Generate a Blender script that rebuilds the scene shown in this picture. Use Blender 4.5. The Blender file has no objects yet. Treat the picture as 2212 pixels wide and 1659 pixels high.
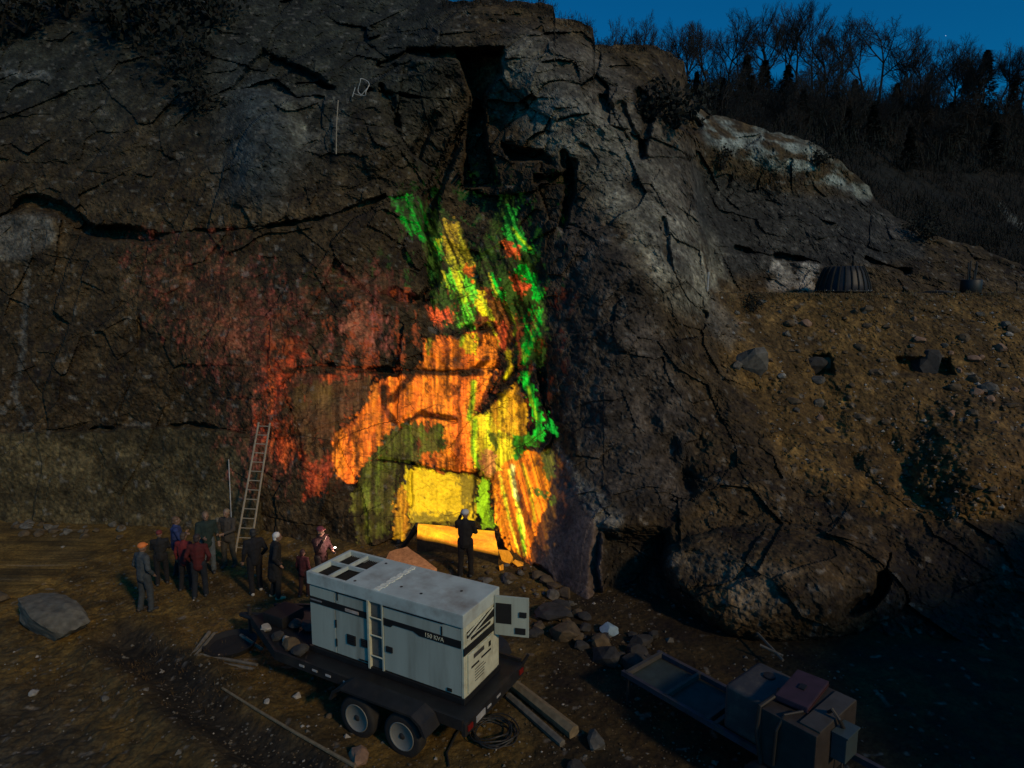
import bpy, bmesh, math, random
import numpy as np
from mathutils import Vector, Matrix
random.seed(7)
rng = np.random.default_rng(11)
R = math.radians
SC = bpy.context.scene
COL = SC.collection

# ------------------------------------------------------------------ camera, sky, sun, exposure
CX, CY, F, HC = 1106.0, 829.5, 1400.0, 8.0          # photo measured on a 2212 x 1659 sheet
PITCH = math.atan((829.5 - 630.0) / F)
cam = bpy.data.cameras.new('camera')
cam.sensor_width = 36.0
cam.lens = F / 2212.0 * 36.0
cam.clip_end = 3000.0
cam_o = bpy.data.objects.new('camera', cam)
cam_o.location = (0, 0, HC)
cam_o.rotation_euler = (math.pi / 2 - PITCH, 0, 0)
COL.objects.link(cam_o)
SC.camera = cam_o

SUN_DIR = Vector((0.66, -0.75, 0.0)).normalized()     # horizontal direction towards the light
SUN_EL = R(30)
w = bpy.data.worlds.new('World'); SC.world = w; w.use_nodes = True
nt = w.node_tree; nt.nodes.clear()
sky = nt.nodes.new('ShaderNodeTexSky'); sky.sky_type = 'NISHITA'; sky.sun_disc = False
sky.sun_elevation = SUN_EL; sky.sun_rotation = math.atan2(SUN_DIR.x, SUN_DIR.y)
mul = nt.nodes.new('ShaderNodeMixRGB'); mul.blend_type = 'MULTIPLY'; mul.inputs[0].default_value = 1
mul.inputs[2].default_value = (0.015, 0.575, 1.02, 1)   # dusk: the red end of the daylight is gone
bg = nt.nodes.new('ShaderNodeBackground'); bg.inputs['Strength'].default_value = 0.066
ow = nt.nodes.new('ShaderNodeOutputWorld')
nt.links.new(sky.outputs[0], mul.inputs[1]); nt.links.new(mul.outputs[0], bg.inputs[0]); nt.links.new(bg.outputs[0], ow.inputs[0])

sl = bpy.data.lights.new('sun', 'SUN'); sl.energy = 1.4; sl.angle = R(5); sl.color = (1.0, 0.70, 0.38)
so = bpy.data.objects.new('sun', sl); COL.objects.link(so)
sd = Vector((SUN_DIR.x * math.cos(SUN_EL), SUN_DIR.y * math.cos(SUN_EL), math.sin(SUN_EL)))
so.rotation_euler = sd.to_track_quat('Z', 'Y').to_euler()
so.location = (20, -20, 30)

SC.render.engine = 'CYCLES'
SC.view_settings.view_transform = 'Standard'; SC.view_settings.look = 'None'
SC.view_settings.exposure = 0.0; SC.view_settings.gamma = 1.0
SC.view_settings.use_curve_mapping = False
SC.cycles.use_denoising = True
SC.cycles.max_bounces = 5
SC.cycles.diffuse_bounces = 3

# ------------------------------------------------------------------ helpers
CP, SP = math.cos(PITCH), math.sin(PITCH)
def ray(px, py):
    a = (np.asarray(px, float) - CX) / F; b = -(np.asarray(py, float) - CY) / F
    return a, CP + b * SP, -SP + b * CP
def at_y(px, py, Y):
    x, y, z = ray(px, py); k = Y / y
    return np.stack([x * k, y * k + 0 * x, HC + z * k], -1)
def G(px, py, z=0.0):
    x, y, zz = ray(px, py); k = (z - HC) / zz
    return np.array([x * k, y * k, z])
def Yg(py):
    return float(G(CX, py)[1])

def h3(ix, iy, iz, seed):
    n = (ix * 374761393 + iy * 668265263 + iz * 2147483647 + seed * 1274126177) & 0xffffffff
    n = ((n ^ (n >> 13)) * 1274126177) & 0xffffffff
    n = ((n ^ (n >> 15)) * 2246822519) & 0xffffffff
    return ((n ^ (n >> 16)) & 0xffffff) / float(0xffffff)
def vnoise(P, f, seed=0):
    Q = P * f; I = np.floor(Q).astype(np.int64); t = Q - I; t = t * t * t * (t * (t * 6 - 15) + 10)
    out = 0
    for dx in (0, 1):
        for dy in (0, 1):
            for dz in (0, 1):
                wgt = (t[..., 0] if dx else 1 - t[..., 0]) * (t[..., 1] if dy else 1 - t[..., 1]) * (t[..., 2] if dz else 1 - t[..., 2])
                out = out + wgt * h3(I[..., 0] + dx, I[..., 1] + dy, I[..., 2] + dz, seed)
    return out * 2 - 1
def fbm(P, f, octv=4, seed=0, gain=0.5):
    a, s, o = 1.0, 0.0, 0
    for k in range(octv):
        o = o + a * vnoise(P, f * 2 ** k, seed + k * 17); s += a; a *= gain
    return o / s
def facets(P, f, seed=0, tilt=0.6):
    """blocky rock: every cell of a jittered lattice is its own tilted plane. Returns height, edge distance, cell value"""
    Q = P * f; I = np.floor(Q).astype(np.int64)
    d1 = np.full(Q.shape[:-1], 1e9); d2 = d1.copy(); hgt = np.zeros_like(d1); val = np.zeros_like(d1)
    for dx in (-1, 0, 1):
        for dy in (-1, 0, 1):
            for dz in (-1, 0, 1):
                ci = I + np.array([dx, dy, dz])
                r = [h3(ci[..., 0], ci[..., 1], ci[..., 2], seed + k) for k in range(6)]
                c = ci + np.stack(r[:3], -1)
                v = Q - c; d = (v * v).sum(-1)
                near = d < d1
                d2 = np.where(near, d1, np.minimum(d2, d))
                d1 = np.where(near, d, d1)
                hh = (r[3] - .5) + tilt * (v[..., 0] * (r[4] - .5) + v[..., 2] * (r[5] - .5)) * 2
                hgt = np.where(near, hh, hgt); val = np.where(near, r[3], val)
    return hgt, np.sqrt(d2) - np.sqrt(d1), val
def sstep(a, b, x):
    t = np.clip((x - a) / (b - a), 0, 1); return t * t * (3 - 2 * t)
def seg_dist(px, py, pts):
    d = np.full(px.shape, 1e9)
    for (x0, y0), (x1, y1) in zip(pts[:-1], pts[1:]):
        vx, vy = x1 - x0, y1 - y0; L = vx * vx + vy * vy + 1e-9
        t = np.clip(((px - x0) * vx + (py - y0) * vy) / L, 0, 1)
        d = np.minimum(d, np.hypot(px - x0 - t * vx, py - y0 - t * vy))
    return d
def inside(px, py, pts):
    c = np.zeros(px.shape, bool)
    n = len(pts)
    for i in range(n):
        x0, y0 = pts[i]; x1, y1 = pts[(i + 1) % n]
        if y0 == y1: continue
        c ^= ((y0 > py) != (y1 > py)) & (px < (x1 - x0) * (py - y0) / (y1 - y0) + x0)
    return c
def poly(px, py, pts, soft=8.0):
    xs = [p[0] for p in pts]; ys = [p[1] for p in pts]; m = np.zeros(px.shape)
    bb = (px > min(xs) - soft) & (px < max(xs) + soft) & (py > min(ys) - soft) & (py < max(ys) + soft)
    if not bb.any(): return m
    a, b = px[bb], py[bb]
    d = seg_dist(a, b, list(pts) + [pts[0]]) * np.where(inside(a, b, pts), 1, -1)
    m[bb] = sstep(-soft * .5, soft * .5, d); return m
def tps(ctrl, px, py, lam=0.02):
    c = np.array(ctrl, float); S = 500.0
    X = c[:, :2] / S; n = len(c)
    def U(r2): return r2 * np.log(r2 + 1e-9)
    K = U(((X[:, None] - X[None]) ** 2).sum(-1)) + lam * np.eye(n)
    Pm = np.c_[np.ones(n), X]
    A = np.block([[K, Pm], [Pm.T, np.zeros((3, 3))]])
    s = np.linalg.solve(A, np.r_[c[:, 2], 0, 0, 0])
    q = np.stack([px, py], -1) / S; out = s[n] + q[..., 0] * s[n + 1] + q[..., 1] * s[n + 2]
    for i in range(n):
        out = out + s[i] * U(((q - X[i]) ** 2).sum(-1))
    return out

def grid_mesh(name, P, mats, cols=None, fluor=None, matidx=None, smooth=False):
    nr, nc = P.shape[:2]
    idx = np.arange(nr * nc).reshape(nr, nc)
    q = np.stack([idx[:-1, :-1], idx[1:, :-1], idx[1:, 1:], idx[:-1, 1:]], -1).reshape(-1, 4)
    me = bpy.data.meshes.new(name)
    me.vertices.add(nr * nc); me.vertices.foreach_set('co', P.reshape(-1).astype(np.float32))
    me.loops.add(q.size); me.loops.foreach_set('vertex_index', q.reshape(-1).astype(np.int32))
    me.polygons.add(len(q)); me.polygons.foreach_set('loop_start', np.arange(0, q.size, 4, dtype=np.int32))
    for m in mats: me.materials.append(m)
    for nm, arr in (('tint', cols), ('fluor', fluor)):
        if arr is not None:
            a = me.attributes.new(nm, 'FLOAT_COLOR', 'POINT')
            a.data.foreach_set('color', np.concatenate([arr.reshape(-1, 3), np.ones((nr * nc, 1))], 1).reshape(-1).astype(np.float32))
    if matidx is not None:
        me.polygons.foreach_set('material_index', matidx.reshape(-1).astype(np.int32))
    me.polygons.foreach_set('use_smooth', np.full(len(q), smooth))
    me.update(calc_edges=True)
    o = bpy.data.objects.new(name, me); COL.objects.link(o); return o

MATS = {}
def mat(name, col, rough=0.7, metal=0.0, var=0.25, scale=6.0, bump=0.0, dirt=None, dirt_amt=0.0, streak=False):
    if name in MATS: return MATS[name]
    m = bpy.data.materials.new(name); m.use_nodes = True; t = m.node_tree; b = t.nodes['Principled BSDF']
    b.inputs['Roughness'].default_value = rough; b.inputs['Metallic'].default_value = metal
    tc = t.nodes.new('ShaderNodeTexCoord'); n = t.nodes.new('ShaderNodeTexNoise'); n.inputs['Scale'].default_value = scale; n.inputs['Detail'].default_value = 6
    src = tc.outputs['Object']
    if streak:
        mp = t.nodes.new('ShaderNodeMapping'); mp.inputs['Scale'].default_value = (1, 1, 0.12); t.links.new(src, mp.inputs[0]); src = mp.outputs[0]
    t.links.new(src, n.inputs['Vector'])
    mr = t.nodes.new('ShaderNodeMapRange'); mr.inputs[1].default_value = .3; mr.inputs[2].default_value = .7
    mr.inputs[3].default_value = 1 - var; mr.inputs[4].default_value = 1 + var; t.links.new(n.outputs[0], mr.inputs[0])
    mx = t.nodes.new('ShaderNodeMixRGB'); mx.blend_type = 'MULTIPLY'; mx.inputs[0].default_value = 1; mx.inputs[1].default_value = (*col, 1)
    t.links.new(mr.outputs[0], mx.inputs[2]); out = mx.outputs[0]
    if dirt:
        n2 = t.nodes.new('ShaderNodeTexNoise'); n2.inputs['Scale'].default_value = scale * .45; n2.inputs['Detail'].default_value = 9; n2.inputs['Roughness'].default_value = .65
        t.links.new(src, n2.inputs['Vector'])
        r2 = t.nodes.new('ShaderNodeMapRange'); r2.inputs[1].default_value = .48; r2.inputs[2].default_value = .72; r2.inputs[4].default_value = dirt_amt; t.links.new(n2.outputs[0], r2.inputs[0])
        m2 = t.nodes.new('ShaderNodeMixRGB'); m2.inputs[2].default_value = (*dirt, 1); t.links.new(r2.outputs[0], m2.inputs[0]); t.links.new(out, m2.inputs[1]); out = m2.outputs[0]
    t.links.new(out, b.inputs['Base Color'])
    if bump:
        bp = t.nodes.new('ShaderNodeBump'); bp.inputs['Strength'].default_value = bump; bp.inputs['Distance'].default_value = .02; t.links.new(n.outputs[0], bp.inputs['Height']); t.links.new(bp.outputs[0], b.inputs['Normal'])
    MATS[name] = m; return m
def glow(name, col, strength):
    m = bpy.data.materials.new(name); m.use_nodes = True; b = m.node_tree.nodes['Principled BSDF']
    b.inputs['Base Color'].default_value = (*col, 1); b.inputs['Emission Color'].default_value = (*col, 1); b.inputs['Emission Strength'].default_value = strength
    return m

def tag(o, label=None, cat=None, group=None, kind=None):
    if label: o['label'] = label
    if cat: o['category'] = cat
    if group: o['group'] = group
    if kind: o['kind'] = kind
    return o
def empty(name, loc, rz=0.0, label=None, cat=None, group=None):
    o = bpy.data.objects.new(name, None); COL.objects.link(o); o.location = tuple(loc); o.rotation_euler = (0, 0, rz)
    o.empty_display_size = .2
    return tag(o, label, cat, group)

class MB:
    """collects shapes into one mesh"""
    def __init__(s): s.bm = bmesh.new()
    def box(s, lo, hi, bev=0.0, M=None):
        lo, hi = Vector(lo), Vector(hi); r = bmesh.ops.create_cube(s.bm, size=1)
        vs = r['verts']
        for v in vs: v.co = Vector(((lo[i] + hi[i]) / 2 + v.co[i] * (hi[i] - lo[i]) for i in range(3)))
        if bev:
            es = list({e for v in vs for e in v.link_edges})
            rr = bmesh.ops.bevel(s.bm, geom=es, offset=bev, segments=2, affect='EDGES', profile=.7); vs = list({v for v in rr['verts']} | {v for v in vs if v.is_valid})
        if M is not None: bmesh.ops.transform(s.bm, matrix=M, verts=[v for v in vs if v.is_valid])
        return s
    def tube(s, pts, r, n=8, caps=True, r2=None):
        pts = [Vector(p) for p in pts]; rings = []
        m = len(pts)
        for i, p in enumerate(pts):
            d = (pts[min(i + 1, m - 1)] - pts[max(i - 1, 0)]).normalized()
            u = d.orthogonal().normalized() if i == 0 else (u - d * u.dot(d)).normalized()
            v = d.cross(u); rr = r if r2 is None else r + (r2 - r) * i / max(m - 1, 1)
            rings.append([s.bm.verts.new(p + (u * math.cos(k * 2 * math.pi / n) + v * math.sin(k * 2 * math.pi / n)) * rr) for k in range(n)])
        for a, b in zip(rings[:-1], rings[1:]):
            for k in range(n): s.bm.faces.new((a[k], a[(k + 1) % n], b[(k + 1) % n], b[k]))
        if caps:
            s.bm.faces.new(rings[0][::-1]); s.bm.faces.new(rings[-1])
        return s
    def lathe(s, prof, axis='Y', n=24, c=(0, 0, 0), caps=True):
        rings = []
        for (r, h) in prof:
            ring = []
            for k in range(n):
                a = k * 2 * math.pi / n; x, y = r * math.cos(a), r * math.sin(a)
                p = {'Y': (x, h, y), 'Z': (x, y, h), 'X': (h, x, y)}[axis]
                ring.append(s.bm.verts.new(Vector(p) + Vector(c)))
            rings.append(ring)
        for a, b in zip(rings[:-1], rings[1:]):
            for k in range(n): s.bm.faces.new((a[k], a[(k + 1) % n], b[(k + 1) % n], b[k]))
        if caps: s.bm.faces.new(rings[0][::-1]); s.bm.faces.new(rings[-1])
        return s
    def prism(s, pts, h0, h1, axis='Z'):
        def mk(p, h): return {'Z': (p[0], p[1], h), 'Y': (p[0], h, p[1]), 'X': (h, p[0], p[1])}[axis]
        a = [s.bm.verts.new(mk(p, h0)) for p in pts]; b = [s.bm.verts.new(mk(p, h1)) for p in pts]; n = len(pts)
        s.bm.faces.new(a[::-1]); s.bm.faces.new(b)
        for k in range(n): s.bm.faces.new((a[k], a[(k + 1) % n], b[(k + 1) % n], b[k]))
        return s
    def ball(s, c, r, sub=2):
        bmesh.ops.create_icosphere(s.bm, subdivisions=sub, radius=1, matrix=Matrix.Translation(Vector(c)) @ Matrix.Diagonal((*((r,) * 3 if not hasattr(r, '__len__') else r), 1)))
        return s
    def build(s, name, m, parent=None, smooth=False, loc=None):
        bmesh.ops.recalc_face_normals(s.bm, faces=s.bm.faces)
        me = bpy.data.meshes.new(name); s.bm.to_mesh(me); s.bm.free(); me.materials.append(m)
        if smooth: me.polygons.foreach_set('use_smooth', [True] * len(me.polygons))
        o = bpy.data.objects.new(name, me); COL.objects.link(o)
        if parent: o.parent = parent
        if loc is not None: o.location = tuple(loc)
        return o

# ------------------------------------------------------------------ rock materials
UV_LAMP = (-0.9, 13.7, 1.5)
def rock_material(name, fluor=False, rough=0.85, bump=0.38, detail=9.0):
    m = bpy.data.materials.new(name); m.use_nodes = True; t = m.node_tree; b = t.nodes['Principled BSDF']
    b.inputs['Roughness'].default_value = rough; b.inputs['Specular IOR Level'].default_value = .25
    at = t.nodes.new('ShaderNodeAttribute'); at.attribute_name = 'tint'
    tc = t.nodes.new('ShaderNodeTexCoord')
    n1 = t.nodes.new('ShaderNodeTexNoise'); n1.inputs['Scale'].default_value = detail; n1.inputs['Detail'].default_value = 12; n1.inputs['Roughness'].default_value = .72
    n2 = t.nodes.new('ShaderNodeTexNoise'); n2.inputs['Scale'].default_value = detail * .12; n2.inputs['Detail'].default_value = 10; n2.inputs['Roughness'].default_value = .6
    t.links.new(tc.outputs['Object'], n1.inputs['Vector']); t.links.new(tc.outputs['Object'], n2.inputs['Vector'])
    r1 = t.nodes.new('ShaderNodeMapRange'); r1.inputs[1].default_value = .3; r1.inputs[2].default_value = .7; r1.inputs[3].default_value = .35; r1.inputs[4].default_value = 1.75; t.links.new(n1.outputs[0], r1.inputs[0])
    r2 = t.nodes.new('ShaderNodeMapRange'); r2.inputs[1].default_value = .35; r2.inputs[2].default_value = .65; r2.inputs[3].default_value = .65; r2.inputs[4].default_value = 1.35; t.links.new(n2.outputs[0], r2.inputs[0])
    mm = t.nodes.new('ShaderNodeMath'); mm.operation = 'MULTIPLY'; t.links.new(r1.outputs[0], mm.inputs[0]); t.links.new(r2.outputs[0], mm.inputs[1])
    mx = t.nodes.new('ShaderNodeMixRGB'); mx.blend_type = 'MULTIPLY'; mx.inputs[0].default_value = 1
    t.links.new(at.outputs['Color'], mx.inputs[1]); t.links.new(mm.outputs[0], mx.inputs[2])
    t.links.new(mx.outputs[0], b.inputs['Base Color'])
    bp = t.nodes.new('ShaderNodeBump'); bp.inputs['Strength'].default_value = bump; bp.inputs['Distance'].default_value = .06
    t.links.new(n1.outputs[0], bp.inputs['Height']); t.links.new(bp.outputs[0], b.inputs['Normal'])
    if fluor:
        # fluorescing ore: it gives off light where the ultraviolet lamp at its foot strikes it
        fa = t.nodes.new('ShaderNodeAttribute'); fa.attribute_name = 'fluor'
        ge = t.nodes.new('ShaderNodeNewGeometry')
        sub = t.nodes.new('ShaderNodeVectorMath'); sub.operation = 'SUBTRACT'; sub.inputs[0].default_value = UV_LAMP; t.links.new(ge.outputs['Position'], sub.inputs[1])
        nr = t.nodes.new('ShaderNodeVectorMath'); nr.operation = 'NORMALIZE'; t.links.new(sub.outputs[0], nr.inputs[0])
        dt = t.nodes.new('ShaderNodeVectorMath'); dt.operation = 'DOT_PRODUCT'; t.links.new(nr.outputs[0], dt.inputs[0]); t.links.new(bp.outputs[0], dt.inputs[1])
        rr = t.nodes.new('ShaderNodeMapRange'); rr.inputs[1].default_value = -.2; rr.inputs[2].default_value = .85; rr.inputs[3].default_value = .25; rr.inputs[4].default_value = 1.25; t.links.new(dt.outputs['Value'], rr.inputs[0])
        r3 = t.nodes.new('ShaderNodeMapRange'); r3.inputs[1].default_value = .36; r3.inputs[2].default_value = .62; r3.inputs[3].default_value = .72; r3.inputs[4].default_value = 1.12; t.links.new(n1.outputs[0], r3.inputs[0])
        ds = t.nodes.new('ShaderNodeVectorMath'); ds.operation = 'LENGTH'; t.links.new(sub.outputs[0], ds.inputs[0])
        fo = t.nodes.new('ShaderNodeMath'); fo.operation = 'DIVIDE'; fo.inputs[0].default_value = 8.4; t.links.new(ds.outputs['Value'], fo.inputs[1])
        fp = t.nodes.new('ShaderNodeMath'); fp.operation = 'POWER'; fp.inputs[1].default_value = .45; t.links.new(fo.outputs[0], fp.inputs[0])
        fm = t.nodes.new('ShaderNodeMath'); fm.operation = 'MULTIPLY'; t.links.new(fp.outputs[0], fm.inputs[0]); t.links.new(rr.outputs[0], fm.inputs[1])
        m3 = t.nodes.new('ShaderNodeMath'); m3.operation = 'MULTIPLY'; t.links.new(fm.outputs[0], m3.inputs[0]); t.links.new(r3.outputs[0], m3.inputs[1])
        t.links.new(fa.outputs['Color'], b.inputs['Emission Color']); t.links.new(m3.outputs[0], b.inputs['Emission Strength'])
    else:
        m.cycles.emission_sampling = 'NONE'
    return m
M_ROCK = rock_material('weathered_rock')
M_FLUOR = rock_material('fluorescent_ore', fluor=True)
M_SOIL = rock_material('quarry_soil', bump=.5, detail=14.0, rough=.95)

# ------------------------------------------------------------------ quarry face
ctrl = [
 (-300,1135,21.8),(0,1135,21.4),(300,1140,21.3),(560,1165,20.5),(700,1180,20.0),(-300,1400,20.5),(0,1400,20.5),(350,1400,20.3),(700,1400,19),(900,1400,18.8),
 (0,940,22.0),(300,930,22.0),(550,930,21.4),(-300,940,22),(-300,700,23),(0,700,23.0),(300,700,22.6),(560,700,22),(0,450,24.5),(300,450,24),(560,450,23.5),(0,250,26),(300,250,26),(500,250,25.5),
 (0,100,29),(300,80,29),(600,60,29),(-300,100,29),(0,-60,32),(500,-60,32),(900,-60,32),(900,0,31),
 (650,300,25),(800,300,24.8),(800,500,23.5),(780,700,22.4),(700,850,21.5),(620,950,21),
 (850,180,26.5),(950,100,26.5),(1040,110,27),(1050,200,27.2),(1040,300,26.6),(1040,450,25.6),(1000,600,24.3),(960,750,23.0),(1080,750,23),(900,900,22.2),(1050,950,21.8),
 (930,1080,20.9),(1050,1080,20.6),(960,1180,20.2),(850,1100,20.5),(750,1000,20.7),(780,1180,19.5),
 (1150,600,23),(1160,800,21.5),(1180,950,20),(1180,1100,18.5),(1150,1200,17.6),(1290,1320,15.6),(1250,1100,17.2),(1200,1250,17),(1150,1400,16.5),
 (1200,350,23.5),(1200,500,22.3),(1250,700,20.5),(1300,900,19),(1330,1050,17.5),(1300,1150,16.3),(1300,450,22.3),(1150,150,26),(1250,120,26.5),(1350,300,24.5),(1450,450,23.5),(1500,550,22.5),(1500,650,21.5),(1450,800,20),(1450,950,18.5),(1500,1100,16.8),
 (1100,20,29),(1200,40,28.5),(1280,80,28),(1290,100,28.5),(1400,100,29.5),(1480,160,30),(1480,250,27.5),
 (1540,250,30),(1700,290,31),(1850,380,31),(1560,350,28),(1700,400,28.4),(1850,430,29),(1550,450,26.3),(1650,500,26.3),(1800,520,26.5),(1950,500,28),(1600,600,24.6),(1800,600,24.9),(2000,590,25.3),(2100,570,26.3),(2200,600,25.5),(2450,620,25.5),(2300,560,27),
 (1600,650,23.8),(1800,650,24),(2000,650,24),(2200,650,24),(2450,650,24),
 (1600,800,21),(1800,800,21.5),(2000,800,21.5),(2200,800,21.5),(2450,800,21.5),(1650,950,19),(1850,950,19.2),(2050,950,18.8),(2200,950,18.8),(2450,950,18.8),(1650,1100,17),(1850,1100,17),(2050,1100,16.7),(2200,1100,16.7),(2450,1100,16.7),
 (1550,1200,15.9),(1700,1200,15.7),(1850,1220,15.6),(1550,1300,15.1),(1700,1330,14.6),(1850,1340,14.6),(1400,1200,16.3),(1400,1350,15.5),(1650,1420,14.3),(2000,1300,15),(2200,1300,14.8),(2450,1300,14.8),
 (1300,1450,14.6),(1600,1500,13.2),(1900,1450,13.4),(2200,1480,13),(2450,1480,13),
]
SIL = [(-320,-60),(900,-60),(940,-8),(952,2),(1040,0),(1060,-2),(1120,3),(1185,6),(1196,14),(1199,40),(1235,44),(1270,52),(1281,60),(1285,96),(1340,98),(1400,95),(1435,108),(1478,132),(1483,168),(1500,228),(1530,246),(1600,262),(1665,285),(1720,293),(1780,320),(1830,362),(1878,402),(1884,420),(1905,450),(1985,497),(2050,520),(2120,535),(2165,556),(2230,580),(2540,600)]
nc, nr, nf = 900, 640, 22
pxs = np.concatenate([np.linspace(-320, -14, 50, endpoint=False), np.linspace(-14, 2226, nc - 90, endpoint=False), np.linspace(2226, 2540, 40)])
top = np.interp(pxs, [s[0] for s in SIL], [s[1] for s in SIL])
top = top + np.where(pxs > 900, 1, 0) * 3.0 * vnoise(np.stack([pxs, pxs * 0, pxs * 0], -1), .06, 3)
tt = np.linspace(0, 1, nr)[:, None]
PXg = np.repeat(pxs[None], nr, 0); kk = np.exp(-np.linspace(-3, 3, 41) ** 2); topS = np.convolve(np.pad(top, 20, 'edge'), kk / kk.sum(), 'valid')
PYg = topS[None] + (1500 - topS[None]) * tt + (top - topS)[None] * (1 - tt) ** 14
# ragged edges for everything drawn in: warp the sheet with noise
Q0 = np.stack([PXg, PYg, PXg * 0], -1)
wx = 13 * fbm(Q0, 1 / 60., 4, 5) + 5 * vnoise(Q0, 1 / 9., 15); wy = 13 * fbm(Q0, 1 / 60., 4, 9) + 5 * vnoise(Q0, 1 / 9., 19)
U_, V_ = PXg + wx * .40, PYg + wy * .40
Us = PXg + wx * .30 + 5 * vnoise(Q0, 1 / 5.5, 25); Vs = PYg + wy * .30 + 9 * vnoise(Q0, 1 / 7., 29)
Y = tps(ctrl, PXg, PYg)
# the bench behind the embankment
edge = np.interp(PYg, [300, 350, 620, 640, 1500], [1484, 1490, 1524, 1545, 1545])
step = sstep(0, 26, U_ - edge) * sstep(300, 430, PYg) * (PYg < 632)
Y = Y + 2.6 * step
WV = .25 + 1.0 * sstep(-.45, .4, vnoise(Q0, 1 / 55., 337))
def crack(pts, wd, dp, soft=True):
    global Y
    d = seg_dist(U_, V_, pts); we = wd * WV; Y = Y + dp * np.minimum(WV, 1) * (1 - sstep(we * .35, we, d))
def push(pts, dp, soft=14):
    global Y
    Y = Y + dp * poly(U_, V_, pts, soft)
crack([(330,510),(420,500),(560,490),(700,470),(790,440),(830,420)], 7, .5)
crack([(-20,480),(60,430),(130,450),(200,500),(330,512)], 17, .8)
crack([(-300,938),(0,935),(160,930),(280,925),(400,918),(480,925),(560,940)], 7, .5)
crack([(300,690),(290,800),(270,850),(250,920)], 9, .35)
crack([(620,880),(610,830),(640,795),(700,790),(820,800),(900,800),(1000,800),(1075,785)], 11, .55)
crack([(612,850),(640,920),(650,990)], 11, .45)
push([(820,635),(850,625),(905,640),(935,615),(940,640),(905,660),(850,655)], .9)
crack([(915,480),(930,560),(938,610)], 16, .9)
push([(985,108),(1088,104),(1084,165),(1048,205),(1052,320),(1078,400),(1000,402),(1004,330),(1022,235)], 1.9)
push([(880,105),(985,108),(1010,130),(930,128),(880,120)], .8)
crack([(1030,240),(980,310),(940,400),(915,480)], 16, .9)
push([(1025,215),(1047,240),(985,335),(952,425),(938,505),(902,500),(925,410),(965,310)], .9, 10); push([(915,470),(940,480),(950,600),(925,610)], .8, 10)
push([(1228,338),(1246,345),(1240,425),(1216,500),(1203,490),(1222,410)], .8, 8); push([(1085,310),(1180,328),(1197,352),(1100,347)], .9, 9); push([(1150,378),(1226,376),(1222,400),(1150,400)], .8, 8)
push([(815,190),(850,200),(862,275),(835,270)], .6, 10); push([(885,330),(935,240),(950,250),(905,345)], .6, 10)
crack([(1085,320),(1140,325),(1190,352)], 13, .3)
crack([(1150,390),(1222,385)], 15, .7); crack([(1222,335),(1232,420),(1212,490)], 11, .7)
crack([(825,185),(850,240)], 9, .5); crack([(800,195),(865,205),(965,215)], 7, .5); crack([(820,140),(880,110)], 9, .6)
crack([(985,700),(1040,712),(1075,700),(1100,660)], 8, .45)
push([(1085,640),(1140,625),(1160,645),(1150,690),(1105,700)], .7)
crack([(1160,760),(1120,790),(1040,860)], 11, .4); crack([(1075,780),(1010,860)], 8, .3)
crack([(820,990),(900,1003),(1000,1018),(1060,1030)], 5, .4)
crack([(1168,740),(1178,880),(1196,945),(1182,972)], 10, .7)
crack([(875,905),(905,893),(960,897),(980,907)], 7, .4)
crack([(885,1090),(888,1020)], 5, .3)
crack([(1160,1225),(1220,1280),(1300,1345)], 9, .4)
push([(1300,1150),(1430,1158),(1437,1230),(1480,1300),(1570,1385),(1700,1425),(1720,1500),(1300,1470),(1288,1280)], 1.2, 46)
push([(1300,1150),(1292,1230),(1300,1290),(1320,1210)], -.9)
crack([(1870,560),(1960,586)], 9, .9); crack([(1590,540),(1680,555),(1770,566)], 8, .7)
push([(570,110),(500,190),(640,210),(720,190),(690,165)], .7)   # shadowed overhang, upper left
crack([(640,185),(690,180),(720,195)], 10, .9)
crack([(0,350),(140,352)], 7, .3)
crack([(1380,190),(1400,260),(1390,330)], 16, .9); crack([(1440,240),(1500,270)], 18, .9); crack([(1300,215),(1360,300)], 12, .6)
crack([(1340,230),(1400,340),(1490,345)], 14, .6)
crack([(1430,480),(1440,560),(1480,640),(1520,680)], 10, .4)
for g in ([(1625,850),(1700,960),(1770,1090)], [(1760,830),(1820,950),(1890,1060)], [(1930,950),(1960,1030),(2000,1110)], [(1470,960),(1500,1060)], [(1400,880),(1440,980),(1480,1040)]):
    Y = Y + .50 * np.exp(-(seg_dist(PXg + wx * 1.2, PYg + wy * 1.2, g) / 44) ** 2) * (.6 + .5 * vnoise(Q0, 1 / 40., 333))
push([(1750,770),(1790,768),(1800,808),(1760,812)], .6); push([(1935,775),(2050,775),(2060,808),(1940,805)], .7)
bd = np.hypot((PXg + 2.2 * wx - 2120) / 150, (PYg + 2.2 * wy - 975) / 160); Y = Y - .75 * np.clip(1 - bd ** 2, 0, 1) ** 1.5 * (bd < 1)   # rounded boss of rock on the right
Y = Y + .15 * np.exp(-(seg_dist(PXg + wx, PYg + wy, [(1958,1020),(1975,900),(2045,845),(2110,832)]) / 24) ** 2)
bd = np.hypot((U_ - 1680) / 300, (V_ - 1260) / 130); Y = Y - 1.0 * np.sqrt(np.clip(1 - bd ** 2, 0, 1))
crack([(1925,1200),(1900,1290),(1830,1320)], 16, .8)
bd = np.hypot((U_ - 560) / 90, (V_ - 330) / 220); Y = Y - .8 * np.clip(1 - bd ** 2, 0, 1) ** 1.6    # smooth bluish buttress, upper left
push([(0,935),(160,930),(400,918),(555,938),(560,1200),(-300,1200),(-300,938)], -.35, 10)
push([(820,995),(1060,1030),(1050,1130),(880,1130),(870,1060)], .25, 8)
push([(790,830),(620,880),(650,1040),(760,1160),(700,1180),(600,1000),(560,950)], .15, 40)
P = at_y(PXg, PYg, Y)
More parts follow.
